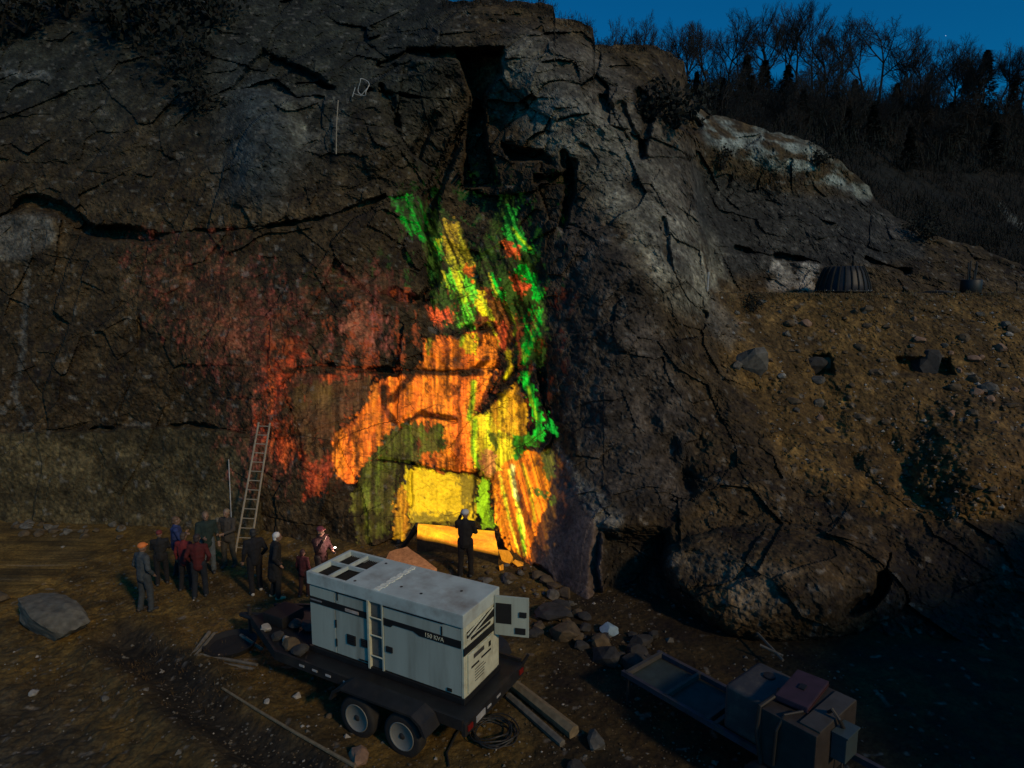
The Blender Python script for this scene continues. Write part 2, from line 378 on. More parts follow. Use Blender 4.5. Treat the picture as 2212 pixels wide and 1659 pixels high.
# relief
amp = np.ones(PXg.shape)
soil = poly(U_, V_, [(1545,632),(2540,632),(2540,1150),(1900,1120),(1700,1010),(1560,760)], 40)
lsoil = poly(U_, V_, [(-320,938),(0,938),(400,920),(555,938),(570,1200),(-320,1200)], 10)
flat = poly(U_, V_, [(880,1010),(1060,1035),(1050,1130),(880,1130)], 20)
amp = amp * (1 - .8 * soil) * (1 - .55 * lsoil) * (1 - .7 * flat)
plane = poly(Us, Vs, [(1075,985),(1185,965),(1215,1010),(1300,1150),(1300,1240),(1305,1340),(1150,1240),(1085,1120)], 24)
amp = amp * (1 - .88 * plane)
S1 = P * np.array([1.0, 1.0, 1.15])
h1, e1, c1 = facets(S1 + .16 * np.stack([fbm(P, .5, 3, 41), fbm(P, .5, 3, 42), fbm(P, .5, 3, 43)], -1), .62, 21, 1.1)
h2, e2, c2 = facets(S1 + .07 * np.stack([fbm(P, 1.5, 3, 51), fbm(P, 1.5, 3, 52), fbm(P, 1.5, 3, 53)], -1), 1.7, 31, 1.1)
fine = fbm(P, 2.2, 5, 61, .62); mid = fbm(P, .7, 3, 71); grit = vnoise(P, 13., 81); gravel = fbm(P, 6., 3, 91)
joint = sstep(.1, .5, fbm(P, .45, 2, 65))
ridge = 1 - np.abs(fbm(P * np.array([1., 1., .7]), 1.1, 4, 67, .55)) * 2.2
h0, e0, c0 = facets(P + .2 * np.stack([fbm(P, .4, 3, 44), fbm(P, .4, 3, 45), fbm(P, .4, 3, 46)], -1), .3, 27, 1.0)
blocky = poly(U_, V_, [(760,60),(1290,60),(1400,200),(1250,500),(1180,700),(900,640),(760,400)], 160)
calm = .45 + .55 * blocky
disp = amp * ((.32 + .55 * blocky) * h0 - .12 * blocky * (1 - sstep(0, .06, e0)) + .34 * calm * h1 + .10 * calm * h2 + .20 * fine + .30 * mid + .03 * ridge - .02 * joint * (1 - sstep(0, .05, e1)) - .0 * joint * (1 - sstep(0, .06, e2))) + .035 * grit * (1 - .9 * plane) + (.05 * gravel + .14 * fbm(P, 1.0, 3, 95)) * np.maximum(soil, .4 * lsoil)
# bedding: thin ledges dipping to the right
bed = np.abs(vnoise(np.stack([P[..., 0] * .25 + P[..., 2] * 1.5, P[..., 1] * .3, P[..., 0] * .15], -1), 1.6, 77))
disp = disp + amp * .07 * bed
tofs = disp * sstep(0, .02, tt)
P = P - np.stack(ray(PXg, PYg), -1) / np.linalg.norm(np.stack(ray(PXg, PYg), -1), axis=-1, keepdims=True) * (tofs)[..., None]
# the top folds away backwards so that the crest has thickness
fold = []
Pt = P[0]; slope = np.radians(np.interp(pxs, [850, 960, 2540], [50, -14, -14]))
for k in range(nf, 0, -1):
    s = 16 * (k / nf) ** 2
    q = Pt + np.stack([0 * slope, s * np.cos(slope), s * np.sin(slope)], -1)
    q = q + np.stack([0 * slope, 0 * slope, .9 * np.minimum(s * .5, 1) * fbm(q, .45, 5, 33, .6)], -1); fold.append(q)
# ---- rock colours (the stone itself, with some light and shade painted in)
def mixc(c, col, m): return c + (np.array(col) - c) * np.clip(m, 0, 1)[..., None]
C = np.zeros(P.shape) + np.array([.050, .034, .016])
C = mixc(C, (0.022, 0.026, 0.021), sstep(470, 130, PYg + 90 * mid) * sstep(1080, 900, PXg) * .9)  # dark lichen, plus the weaker light up there painted in
C = mixc(C, (.060, .050, .040), poly(U_, V_, [(1200,420),(1300,450),(1400,640),(1500,900),(1480,1100),(1300,1120),(1220,900),(1180,600)], 60) * .85)
C = mixc(C, (0.0341, 0.0341, 0.0310), poly(U_, V_, [(1500,360),(1700,420),(1880,430),(2000,510),(2000,560),(1560,600),(1500,470)], 30) * .9)
nb = .5 + .5 * fbm(P, 1.1, 4, 101)
C = mixc(C, (.235, .222, .165), (1 - sstep(30, 105, seg_dist(U_, V_, [(1130,160),(1190,240),(1290,300),(1370,420),(1440,520),(1500,600)]))) * sstep(.28, .55, nb) * .95)  # pale weathered crest, its strong light painted in too
C = mixc(C, (0.0992, 0.0899, 0.0744), poly(U_, V_, [(1090,60),(1280,90),(1500,330),(1500,620),(1400,520),(1180,250)], 60) * .6)
C = mixc(C, (0.1860, 0.2108, 0.1922), poly(U_, V_, [(1495,240),(1640,268),(1780,325),(1885,405),(1870,430),(1790,400),(1680,370),(1530,310)], 24) * sstep(.38, .6, .5 + .5 * fbm(P * np.array([.6, 1, 1.6]), 1.6, 4, 111)))
C = mixc(C, (0.2108, 0.2232, 0.1798), poly(U_, V_, [(1840,395),(1882,400),(1880,430),(1850,428)], 8) * .8)
C = mixc(C, (0.2480, 0.2294, 0.1922), poly(U_, V_, [(1650,600),(1672,565),(1770,570),(1768,629),(1660,629)], 10) * sstep(.25, .5, .5 + .5 * fbm(P, 3, 3, 121)))
C = mixc(C, (0.2356, 0.2356, 0.1798), poly(U_, V_, [(600,215),(635,225),(662,270),(665,300),(640,318),(625,280)], 12) * .8)
C = mixc(C, (0.1302, 0.1271, 0.1054), poly(U_, V_, [(590,200),(740,210),(760,320),(640,330),(590,300)], 24) * .7 * sstep(.3, .6, nb))
C = mixc(C, (0.0465, 0.0589, 0.0608), poly(U_, V_, [(500,110),(600,190),(650,330),(600,440),(480,420),(480,250)], 110) * .8)
C = mixc(C, (0.1240, 0.1147, 0.0930), poly(U_, V_, [(-20,470),(110,465),(120,520),(60,560),(-20,560)], 20) * .8)
C = mixc(C, (0.1240, 0.1240, 0.1116), (1 - sstep(3, 9, seg_dist(Us, Vs, [(62,560),(50,760),(32,860),(45,890),(66,925)]))) * .6)
C = mixc(C, (0.0992, 0.1054, 0.0992), (1 - sstep(3, 12, seg_dist(Us, Vs, [(-10,155),(110,162)]))) * .8)
C = mixc(C, (.118, .071, .021), soil * (.55 + .45 * sstep(.3, .6, .5 + .5 * fbm(P, .8, 4, 131))))
C = mixc(C, (0.1302, 0.1240, 0.1054), poly(U_, V_, [(1540,640),(1600,700),(1580,760),(1520,700)], 20) * .5)
C = mixc(C, (0.0775, 0.0608, 0.0279), lsoil * .85)
C = mixc(C, (0.1488, 0.1271, 0.0930), poly(U_, V_, [(1440,1170),(1700,1230),(1800,1270),(1760,1310),(1600,1330),(1500,1290),(1440,1230)], 40) * sstep(.3, .7, nb) * .55)
C = mixc(C, (.19, .18, .15), poly(U_, V_, [(1200,960),(1250,1020),(1350,1110),(1340,1150),(1300,1150),(1295,1230),(1280,1120),(1230,1050)], 20) * .7)
C = mixc(C, (0.0558, 0.0465, 0.0527), poly(U_, V_, [(1180,1000),(1220,1080),(1290,1200),(1300,1330),(1160,1230),(1170,1080)], 20) * .8)
C = mixc(C, (.022, .018, .012), poly(U_, V_, [(1950,1160),(2540,1060),(2540,1500),(1300,1500),(1290,1150),(1430,1160),(1480,1310),(1600,1390),(1880,1360)], 40) * .85)  # shade under the outcrop and at lower right, painted into the rock
C = mixc(C, (0.2108, 0.1984, 0.1736), poly(U_, V_, [(1293,1215),(1299,1205),(1300,1290),(1293,1280)], 5) * .8)
C = C * np.exp(.3 * (c1 - .5) + .3 * (c2 - .5) + .8 * fbm(P, 1.6, 4, 143, .6) + .9 * fbm(P, 8, 3, 141))[..., None]
C = mixc(C, (.20, .19, .165), sstep(.62, .8, vnoise(P, 5.5, 151)) * .45 * (1 - soil) + sstep(.7, .85, vnoise(P, 4.5, 155)) * .6 * soil)   # pale flecks
C = C * .86
C = mixc(C, (.115, .085, .070), plane * .85)
# ---- fluorescent minerals
GRN, LIM, YEL, ORG, RED, PNK, OLV, MUS = (.004,.48,.02), (.42,.70,.01), (.92,.52,.008), (1.0,.165,.012), (.70,.075,.018), (.22,.050,.036), (.085,.07,.008), (.36,.22,.012)
def z2(p): return [((650 + x / 2.949) / 1.0633, (850 + y / 2.949) / 1.0633) for x, y in p]
def z1(p): return [((750 + x / 3.386) / 1.0633, (380 + y / 3.386) / 1.0633) for x, y in p]
E_ = np.zeros(P.shape)
NZ = fbm(Q0 * np.array([1, .45, 1]), 1 / 11., 4, 235, .85)
def ore(pts, col, k=1.0, soft=7, tex=None, grainy=0.0):
    global E_
    m = poly(Us, Vs, pts, max(soft * 2.4, 15)); m = sstep(.20, .62, m + .75 * NZ * sstep(0, .2, m))
    E_ = E_ + (np.array(col) * k - E_) * m[..., None]
def vein(pts, wd, col, k=1.0):
    global E_
    m = 1 - sstep(wd * .15, wd * 1.25, seg_dist(PXg + wx * .12 + 1.5 * vnoise(Q0, 1 / 5., 25), PYg + wy * .12, pts))
    E_ = E_ + (np.array(col) * k - E_) * m[..., None]
ore([(350,580),(480,585),(600,680),(650,750),(620,900),(590,1000),(555,960),(560,850),(440,730),(390,640)], PNK, .50, 150)
ore([(700,590),(840,600),(860,650),(760,640)], PNK, .35, 60); ore([(735,690),(800,660),(822,740),(760,770)], PNK, .8, 50); ore([(620,800),(720,800),(700,900),(640,900)], PNK, .35, 60)
ore([(585,770),(640,748),(655,772),(612,810),(600,880),(630,960),(605,1000),(572,900)], RED, .5, 40)
ore([(655,1000),(690,900),(725,950),(705,1060),(660,1070)], RED, .5, 24); ore([(690,800),(800,800),(780,840),(720,850)], RED, .4, 20)
# upper strands
ore([(905,450),(960,470),(1030,560),(1050,500),(1095,430),(1120,500),(1165,600),(1180,720),(1165,790),(1100,760),(1040,720),(960,720),(930,600)], (.05,.10,.012), .55, 20)
ore([(990,640),(1060,620),(1120,700),(1110,760),(1020,720)], (.30,.07,.012), .6, 16)
ore(z1([(520,250),(600,230),(720,230),(760,340),(780,500),(760,570),(690,540),(590,430),(530,320)]), GRN, .5, 10)
ore(z1([(830,600),(880,560),(910,680),(900,740),(850,700)]), GRN, .7, 8)
ore(z1([(920,420),(1000,440),(1090,600),(1150,800),(1100,900),(1030,800),(930,720),(910,560)]), MUS, 1.1, 9)
ore(z1([(900,830),(1010,800),(1030,900),(1120,880),(1170,1000),(1160,1150),(1150,1250),(1040,1270),(1010,1080),(930,930)]), (.12,.55,.02), 1.1, 8)
vein(z1([(1040,800),(1040,920),(1030,1000),(1070,1060),(1100,1000)]), 8, LIM, .9); ore(z1([(1060,780),(1150,780),(1120,900),(1080,880)]), ORG, .8, 6)
ore(z1([(1170,960),(1220,1000),(1300,1200),(1200,1160),(1160,1080)]), YEL, .8, 6); vein(z1([(1200,1020),(1290,1190)]), 4, LIM, .9)
ore(z1([(780,1120),(960,1110),(985,1190),(900,1225),(800,1200)]), RED, .9, 9)
ore(z1([(1400,330),(1470,350),(1485,470),(1560,580),(1610,650),(1540,665),(1430,600),(1370,500)]), (.03,.4,.03), .75, 6); vein(z1([(1440,480),(1500,560),(1580,640)]), 4, LIM, .9)
ore(z1([(1365,570),(1500,620),(1480,710),(1400,700)]), RED, 1.0, 6); ore(z1([(1430,850),(1490,850),(1600,940),(1560,995),(1450,1000)]), RED, 1.0, 6)
ore(z1([(1450,820),(1520,760),(1600,820),(1690,960),(1650,1080),(1610,1000),(1560,890)]), GRN, 1.0, 6)
ore(z1([(1250,850),(1300,840),(1340,950),(1400,1050),(1330,1050),(1270,950)]), GRN, 1.0, 6)
ore(z1([(1560,1100),(1680,1120),(1660,1280),(1570,1480),(1510,1560),(1540,1350)]), GRN, .6, 9); ore(z1([(1520,1590),(1570,1570),(1600,1659),(1500,1670)]), GRN, 1.1, 5)
vein(z1([(1260,1230),(1330,1330),(1330,1390)]), 5, YEL, .9); vein(z1([(1390,1080),(1460,1230),(1480,1390)]), 5, (.3,.4,.01), .8); vein(z1([(1410,1430),(1430,1560),(1400,1650)]), 6, YEL, .8)
ore(z1([(1310,1220),(1400,1240),(1390,1400),(1340,1390)]), RED, .8, 7)
ore(z1([(745,1340),(850,1330),(1000,1330),(1180,1290),(1320,1330),(1330,1480),(1250,1600),(1300,1640),(680,1640),(700,1590),(750,1500)]), ORG, .78, 7)
ore(z1([(1040,1330),(1170,1320),(1175,1500),(1060,1440)]), YEL, .7, 6); vein(z1([(1060,1330),(1050,1400)]), 5, LIM, .8)
ore(z1([(760,1330),(830,1330),(800,1480)]), MUS, .8, 6)
# main wall
ore(z2([(330,560),(350,440),(470,330),(560,230),(600,110),(660,60),(900,40),(1250,30),(1440,10),(1400,120),(1330,250),(1270,300),(1290,520),(1290,700),(1120,690),(940,600),(1090,560),(1080,370),(860,350),(700,420),(640,530),(520,670),(490,770),(420,740),(370,720)]), ORG, .92, 9)
ore(z2([(60,120),(560,40),(570,180),(440,330),(330,430),(320,560),(230,640),(100,500)]), (.15,.055,.02), .5, 16)
ore(z2([(520,720),(700,450),(840,350),(1080,370),(1100,560),(950,600),(830,640),(780,760),(740,1000),(700,1130),(520,1170),(470,870)]), OLV, .9, 10)
ore(z2([(940,600),(1100,560),(1120,690),(960,650)]), ORG, .6, 14)
ore(z2([(830,650),(1330,725),(1300,840),(1300,1040),(870,1030),(830,880)]), YEL, 1.02, 6)
ore(z2([(1190,720),(1330,740),(1290,860),(1260,980)]), MUS, .8, 16)
ore(z2([(870,960),(1180,980),(1180,1040),(870,1040)]), MUS, .8, 14)
ore(z2([(745,1130),(760,900),(800,800),(850,870),(850,1040),(830,1135)]), (.9,.3,.01), .85, 7)
ore(z2([(1270,320),(1400,310),(1560,300),(1650,400),(1600,560),(1600,620),(1480,730),(1340,720),(1285,560)]), (.85,.5,.01), .95, 8)
ore(z2([(1400,290),(1470,160),(1600,100),(1660,260),(1640,430),(1560,450),(1460,400)]), (.8,.32,.01), .85, 7)
vein(z2([(1290,80),(1280,220),(1260,330)]), 7, LIM, .9); vein(z2([(1300,350),(1290,560),(1330,650)]), 8, LIM, .8)
ore(z2([(1340,560),(1440,560),(1440,690),(1350,700)]), (1.0,.3,.06), .95, 9)
ore(z2([(1330,740),(1400,720),(1380,900),(1450,1040),(1360,1070),(1310,900)]), LIM, 1.0, 6)
ore(z2([(1690,560),(1850,600),(1860,860),(1800,1100),(1690,1290),(1640,1260)]), (.11,.030,.004), .8, 34)  # glow fading off the fan, painted onto the plane as emission
ore(z2([(1400,740),(1500,640),(1620,530),(1760,560),(1830,700),(1790,900),(1730,1040),(1670,1290),(1600,1270),(1480,1100),(1440,960)]), (1.0,.20,.006), 1.0, 7)
for ln, wd, cc, k in (([(1530,680),(1570,850),(1620,1020),(1640,1250)], 5, (1.0,.7,.03), 1.5), ([(1470,720),(1520,950),(1600,1240)], 4, (1.0,.62,.02), 1.3), ([(1620,640),(1680,850),(1710,1020)], 5, YEL, 1.0), ([(1550,650),(1560,760),(1590,880)], 5, (1.0,.85,.20), 1.7), ([(1590,980),(1620,1120),(1640,1230)], 5, LIM, .9), ([(1760,570),(1800,720)], 8, MUS, .8)):
    vein(z2(ln), wd, cc, k)
ore(z2([(1660,540),(1720,550),(1760,700),(1700,720)]), (1.0,.22,.005), .9, 8); ore(z2([(1760,560),(1840,560),(1840,700),(1790,760)]), OLV, 2.0, 9); ore(z2([(1690,790),(1850,880),(1840,900),(1700,850)]), (.2,.25,.01), .6, 6)
ore(z2([(1600,0),(1665,0),(1700,140),(1755,330),(1765,470),(1700,500),(1660,440),(1730,400),(1690,250),(1640,110)]), (.01,.5,.02), 1.1, 5)
vein(z2([(1660,120),(1690,230),(1720,330)]), 4, LIM, .9)
ore(z2([(1795,310),(1830,330),(1855,450),(1805,420)]), (.01,.45,.03), 1.0, 4)
ore(z2([(1570,430),(1660,430),(1730,500),(1640,520),(1590,640),(1560,620)]), (.06,.32,.01), .8, 7)
ore(z2([(1380,400),(1450,440),(1440,560),(1390,480)]), (.2,.22,.01), .7, 6)
# barren bands and seams
def barren(pts, wd, k=.9):
    global E_
    E_ = E_ * (1 - k * (1 - sstep(wd * .5, wd, seg_dist(U_, V_, pts))))[..., None]
for ln, wd in ((z2([(740,200),(800,130),(870,40)]), 12), (z2([(680,120),(690,260),(760,360)]), 9), (z2([(850,350),(950,290),(1160,320)]), 10), (z2([(630,600),(830,640),(1040,670),(1330,725)]), 4), (z2([(1540,80),(1480,170),(1340,260)]), 12), (z2([(1420,60),(1350,230)]), 8), (z2([(1640,520),(1750,540)]), 7), (z2([(770,680),(770,900)]), 4), (z1([(850,1270),(1040,1300),(1140,1240)]), 9), (z1([(1250,1500),(1160,1600),(1050,1620)]), 10), (z1([(1370,600),(1400,840)]), 5), (z1([(1190,1200),(1200,1400)]), 6), (z1([(1440,1400),(1520,1300)]), 10), (z2([(1300,700),(1290,1000)]), 4), (z2([(20,0),(900,10),(1350,20)]), 9), (z1([(1300,1250),(1190,1290)]), 12)):
    barren(ln, wd)
# the ore is drawn out into steep bands and broken by specks of barren rock
sx = np.stack([PXg / 9. + .6 * fbm(Q0, 1 / 30., 2, 201), PYg / 150., PXg * 0], -1)
band = .5 + .5 * fbm(sx, 1.0, 3, 211)
fanx = np.stack([(PXg - (PYg - 1000) * .28) / 7., PYg / 220., PXg * 0], -1)
bandf = .5 + .5 * fbm(fanx, 1.0, 3, 221)
isfan = sstep(1075, 1100, PXg) * sstep(960, 1000, PYg)
thin = .5 + .5 * fbm(np.stack([PXg / 3.6 + .8 * fbm(Q0, 1 / 40., 2, 203), PYg / 90., PXg * 0], -1), 1.0, 2, 213)
thinf = .5 + .5 * fbm(np.stack([(PXg - (PYg - 1000) * .30) / 3.2, PYg / 160., PXg * 0], -1), 1.0, 2, 223)
thin = thin * (1 - isfan) + thinf * isfan
band = band * (1 - isfan) + bandf * isfan
speck = sstep(.30, .52, .5 + .5 * fbm(Q0 * np.array([1, .55, 1]), 1 / 22., 5, 231, .75))
quiet = .96 * flat
upx = np.stack([(PXg - .38 * (PYg - 600)) / 6.5 + .7 * NZ, PYg / 75. + .3 * NZ, PXg * 0], -1)
upb = .5 + .5 * fbm(upx, 1., 3, 271, .6); isup = sstep(765, 700, PYg) * sstep(850, 900, PXg)
band = band * (1 - isup) + (.5 + (upb - .5) * 1.5) * isup; thin = thin * (1 - isup) + upb * isup
hue = sstep(.40, .62, .5 + .5 * fbm(upx + 7.3, .8, 3, 281))[..., None] * isup[..., None] * (E_[..., 1] > .25)[..., None] * (PXg < 1075)[..., None]
E_ = E_ + (np.array([.62, .42, .01]) - E_) * hue * .8
E_ = E_ * (1 - .55 * isup * sstep(.55, .38, upb))[..., None]
haze = sstep(720, 620, PXg + .25 * (900 - PYg)); haze = np.maximum(haze, sstep(820, 760, PXg) * sstep(800, 770, PYg))
dust = .22 + 1.25 * sstep(-.25, .55, fbm(P, 7.0, 4, 261, .8) + .45 * fbm(P, 1.1, 3, 263))
strk = (.50 + .72 * sstep(.30, .66, band)) * (.62 + .75 * sstep(.3, .7, thin)) * (1 - haze) + haze * dust
E_ = E_ * (strk * (1 - quiet) + quiet)[..., None] * ((.22 + .85 * speck) * (1 - quiet * .7) + .7 * quiet)[..., None]
warm = (E_[..., 0] > E_[..., 1] * 1.2)[..., None] * sstep(.35, .75, .5 + .5 * fbm(np.stack([PXg / 13. + NZ, PYg / 120., 0 * PXg], -1), 1., 3, 241))[..., None]
E_ = E_ * (1 + warm * (1 - quiet)[..., None] * np.array([.08, .55, 0]))
# stray grains of the red mineral in the rock around the ore body
halo = poly(PXg, PYg, [(560,720),(720,640),(880,560),(900,420),(1170,420),(1165,700),(1130,900),(1060,960),(760,1000),(620,980)], 200)
grain = sstep(.16, .42, fbm(P * np.array([1, 1, .5]), 3.2, 4, 251, .7)) * halo
E_ = np.maximum(E_, grain[..., None] * np.where((PYg < 620)[..., None], np.array([.02, .10, .012]), np.array([.34, .06, .014])) * .7)
lum = E_.max(-1); E_ = np.where((lum < .004)[..., None], 0, E_)
C = mixc(C, (.035, .028, .018), sstep(.02, .25, lum) * .8)
# ---- assemble
Pall = np.concatenate([np.stack(fold), P], 0)
Call = np.concatenate([np.repeat(C[:1], nf, 0), C], 0); Eall = np.concatenate([np.zeros((nf, len(pxs), 3)), E_], 0)
lm = Eall.max(-1); mi = (np.maximum(np.maximum(lm[:-1, :-1], lm[1:, 1:]), np.maximum(lm[1:, :-1], lm[:-1, 1:])) > 0).astype(np.int32)
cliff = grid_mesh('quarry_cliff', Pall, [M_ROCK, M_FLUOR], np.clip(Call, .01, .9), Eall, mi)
tag(cliff, kind='structure')

# ------------------------------------------------------------------ quarry floor
gxs = np.concatenate([np.linspace(-60, -13, 40, endpoint=False), np.linspace(-13, 12, 620, endpoint=False), np.linspace(12, 60, 40)])
gys = np.concatenate([np.linspace(-50, 7.5, 40, endpoint=False), np.linspace(7.5, 23, 420), np.linspace(23.5, 26, 5)])
def ground_z(x, y):
    x = np.asarray(x, float); y = np.asarray(y, float); q = np.stack([x, y, x * 0], -1)
    z = .10 * fbm(q, .35, 3, 301)
    z = z + .45 * np.exp(-(((x + 1.2) / 2.6) ** 2 + ((y - 17.9) / 1.5) ** 2))
    z = z + .25 * sstep(19.2, 21.3, y) * (x < -4)
    d = seg_dist(x, y, [(-9.2, 14.2), (-7.6, 12.9), (-5.6, 11.3), (-3.4, 9.6), (-1, 7)])      # hollow added under the painted shadow band
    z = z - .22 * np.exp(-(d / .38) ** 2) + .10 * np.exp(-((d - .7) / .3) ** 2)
    return z
GX, GY = np.meshgrid(gxs, gys)
GZ = ground_z(GX, GY); q = np.stack([GX, GY, GZ], -1)
lumpy = sstep(.1, .5, fbm(q, .25, 2, 311))
nearl = np.clip(sstep(-3.0, -6.5, GX + (GY - 10) * .9) + lumpy * .4, 0, 1)
GZ = GZ + .018 * fbm(q, 3, 5, 321, .65) + (.05 * np.abs(vnoise(q, 5, 331)) + .05 * sstep(.3, .8, vnoise(q, 3.1, 335))) * nearl + .016 * vnoise(q, 11, 341)
GC = np.zeros(q.shape) + np.array([.112, .068, .016])
GC = mixc(GC, (.050, .037, .016), sstep(.35, .7, .5 + .5 * fbm(q, .9, 4, 351)) * .7)
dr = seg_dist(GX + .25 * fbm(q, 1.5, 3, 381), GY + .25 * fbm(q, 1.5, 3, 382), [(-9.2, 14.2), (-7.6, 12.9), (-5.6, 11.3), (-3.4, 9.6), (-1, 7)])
GC = mixc(GC, (.012, .012, .011), (1 - sstep(.25, .95, dr)) * .88)                              # shadow band across the floor, painted dark
GC = mixc(GC, (.034, .031, .022), sstep(-6.2, -7.6, GX + (GY - 10) * 1.05 - .6 * fbm(q, .8, 3, 361)) * sstep(12.9, 11.6, GY) * .75)
GC = mixc(GC, (.016, .0115, .006), sstep(.3, 1.6, GX - (15 - GY) * -.12 + .5 * fbm(q, .9, 3, 371)) * .85)      # shade right of the trailer, painted into the ground colour
GC = GC * np.exp(.5 * fbm(q, 7, 3, 391) + .6 * fbm(q, 1.7, 4, 393))[..., None]
GC = mixc(GC, (.18, .165, .14), sstep(.76, .9, vnoise(q, 6.5, 395)) * .5)
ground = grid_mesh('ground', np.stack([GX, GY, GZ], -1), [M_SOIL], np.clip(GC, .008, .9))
tag(ground, kind='structure')
def gz(x, y): return float(ground_z(np.array([x]), np.array([y]))[0])
def GG(px, py, dz=0.0):
    z = 0.0
    for _ in range(6):
        p = G(px, py, z + dz); z = gz(p[0], p[1])
    return Vector((p[0], p[1], z))

# ------------------------------------------------------------------ wooded hill behind
hctrl = [(1200,200,60),(1300,190,60),(1500,192,60),(1700,200,62),(1900,222,62),(2050,238,60),(2212,252,60),(2500,270,60),(1500,235,38),(1700,300,38),(1880,420,37),(2000,520,36),(2212,600,35),(2500,640,35),(2000,350,48),(2212,400,48),(1800,262,48),(1200,300,44),(1150,640,46),(1300,500,44),(1500,450,36),(1800,560,33)]
hx = np.linspace(1230, 2560, 240); htop = np.interp(hx, [1150,1300,1500,1700,1900,2050,2212,2560], [205,190,194,200,222,236,250,272]); ht = np.linspace(0, 1, 170)[:, None]
HX = np.repeat(hx[None], 170, 0); HY = htop[None] + (640 - htop[None]) * ht
HYd = tps(hctrl, HX, HY); PH = at_y(HX, HY, HYd)
PH = PH + np.stack([HX * 0, HX * 0, (.5 * fbm(PH, .25, 4, 401) + .2 * fbm(PH, 1.2, 3, 405)) * (ht > 0)], -1)
hf = [PH[0] + np.array([0, s, -.25 * s]) for s in (60, 30, 12, 4)]
CH = np.zeros(PH.shape) + np.array([.010, .010, .008]); CH = mixc(CH, (.016, .013, .009), sstep(.4, .7, .5 + .5 * fbm(PH, .5, 3, 411)))
CH = mixc(CH, (.13, .14, .13), (1 - sstep(4, 14, seg_dist(HX, HY, [(2165,440),(2195,475),(2230,510)]))) * .8)
hill = grid_mesh('hill', np.concatenate([np.stack(hf), PH], 0), [M_SOIL], np.concatenate([np.repeat(CH[:1], 4, 0), CH], 0)); tag(hill, kind='structure')
# bank added beyond the frame, shaped to keep the evening light off the lower right corner
by = np.linspace(-26, 15.5, 60); bt = np.linspace(0, 1, 26)[:, None]
bh = np.interp(by, [-26, -9, -3, 1.5, 5, 9, 13, 15.5], [11, 12.4, 12.4, 11.0, 8.7, 7.6, 6.2, 4.6])
BY = np.repeat(by[None], 26, 0); PB = np.stack([14.0 + 5.5 * bt ** 1.4 + .0 * BY, BY, -.6 + (bh[None] + .6) * bt], -1)
PB[..., 0] += np.maximum(0, BY - 9) * .85
PB = PB + np.stack([.7 * fbm(PB, .4, 4, 431), 0 * BY, .5 * fbm(PB, .5, 3, 433) * bt], -1)
bk = [PB[-1] + np.array([s, 0, -.1 * s]) for s in (2, 6, 14)]
PB = np.concatenate([PB, np.stack(bk)], 0)
bank = grid_mesh('shade_bank', PB, [M_SOIL], np.clip(np.array([.04, .034, .025]) * (1 + .4 * fbm(PB, 1.5, 3, 437))[..., None], .01, 1)); tag(bank, kind='structure')
#@@PART2@@
def cliff_at(px, py):
    j = int(np.argmin(np.abs(pxs - px))); i = int(np.argmin(np.abs(PYg[:, j] - py)))
    return Vector(P[i, j])

# ------------------------------------------------------------------ object materials
m_white = mat('white_paint', (.40, .45, .38), .55, var=.10, scale=2.5, dirt=(.12, .10, .065), dirt_amt=.75, streak=True)
m_roof = mat('worn_roof_paint', (.50, .57, .52), .6, var=.12, scale=3, dirt=(.20, .15, .11), dirt_amt=.7)
m_lit_white = mat('lit_white_paint', (.60, .61, .45), .5, var=.1, dirt=(0.1860, 0.1550, 0.0992), dirt_amt=.5)  # white paint warmed and lightened as in direct light; lettering uses it too
m_black = mat('black_paint', (0.0108, 0.0108, 0.0108), .55, var=.3)
m_dark = mat('dark_steel', (.012, .012, .013), .6, var=.35, dirt=(0.0558, 0.0434, 0.0279), dirt_amt=.5)
m_void = mat('dark_interior', (0.0072, 0.0078, 0.0078), .8)
m_rubber = mat('rubber', (0.0132, 0.0126, 0.0120), .85, var=.3, dirt=(0.0540, 0.0420, 0.0240), dirt_amt=.5)
m_rim = mat('pale_rim', (.20, .20, .175), .5, var=.15, dirt=(0.1240, 0.0992, 0.0620), dirt_amt=.5)
m_wood = mat('old_wood', (0.1860, 0.1426, 0.0806), .8, var=.3, scale=9, bump=.3)
m_greywood = mat('grey_wood', (0.1240, 0.1116, 0.0868), .85, var=.3, scale=9, bump=.3)
m_lad = mat('ladder_wood', (0.2852, 0.2418, 0.1736), .7, var=.2, scale=8)
m_reflect = mat('pale_reflector', (0.3844, 0.3844, 0.3720), .4)
m_red = mat('red_lens', (0.1860, 0.0124, 0.0093), .3)
m_stone = mat('grey_stone', (0.0930, 0.0868, 0.0713), .9, var=.45, scale=7, bump=.8, dirt=(0.1860, 0.1736, 0.1426), dirt_amt=.5)
m_palestone = mat('pale_stone', (0.2852, 0.2666, 0.2294), .85, var=.3, scale=8, bump=.6)
m_brownstone = mat('brown_stone', (0.0868, 0.0620, 0.0341), .9, var=.45, scale=6, bump=.8)
m_darkstone = mat('dark_stone', (0.0310, 0.0298, 0.0273), .9, var=.45, scale=6, bump=.8)
m_pinkstone = mat('pinkish_stone', (0.2232, 0.1364, 0.0868), .85, var=.3, scale=6, bump=.6)
m_cable = mat('black_cable', (0.0180, 0.0180, 0.0168), .6)
m_bluegrey = mat('blue_grey_enamel', (0.0436, 0.0673, 0.0752), .45, var=.12, dirt=(0.0396, 0.0330, 0.0231), dirt_amt=.4)
m_purple = mat('faded_purple_sheet', (0.0363, 0.0181, 0.0314), .7, var=.25)
m_redstrip = mat('red_strip', (0.0363, 0.0066, 0.0050), .7)
m_greybox = mat('grey_box_paint', (0.0554, 0.0535, 0.0495), .65, var=.2, dirt=(0.0396, 0.0330, 0.0198), dirt_amt=.6)
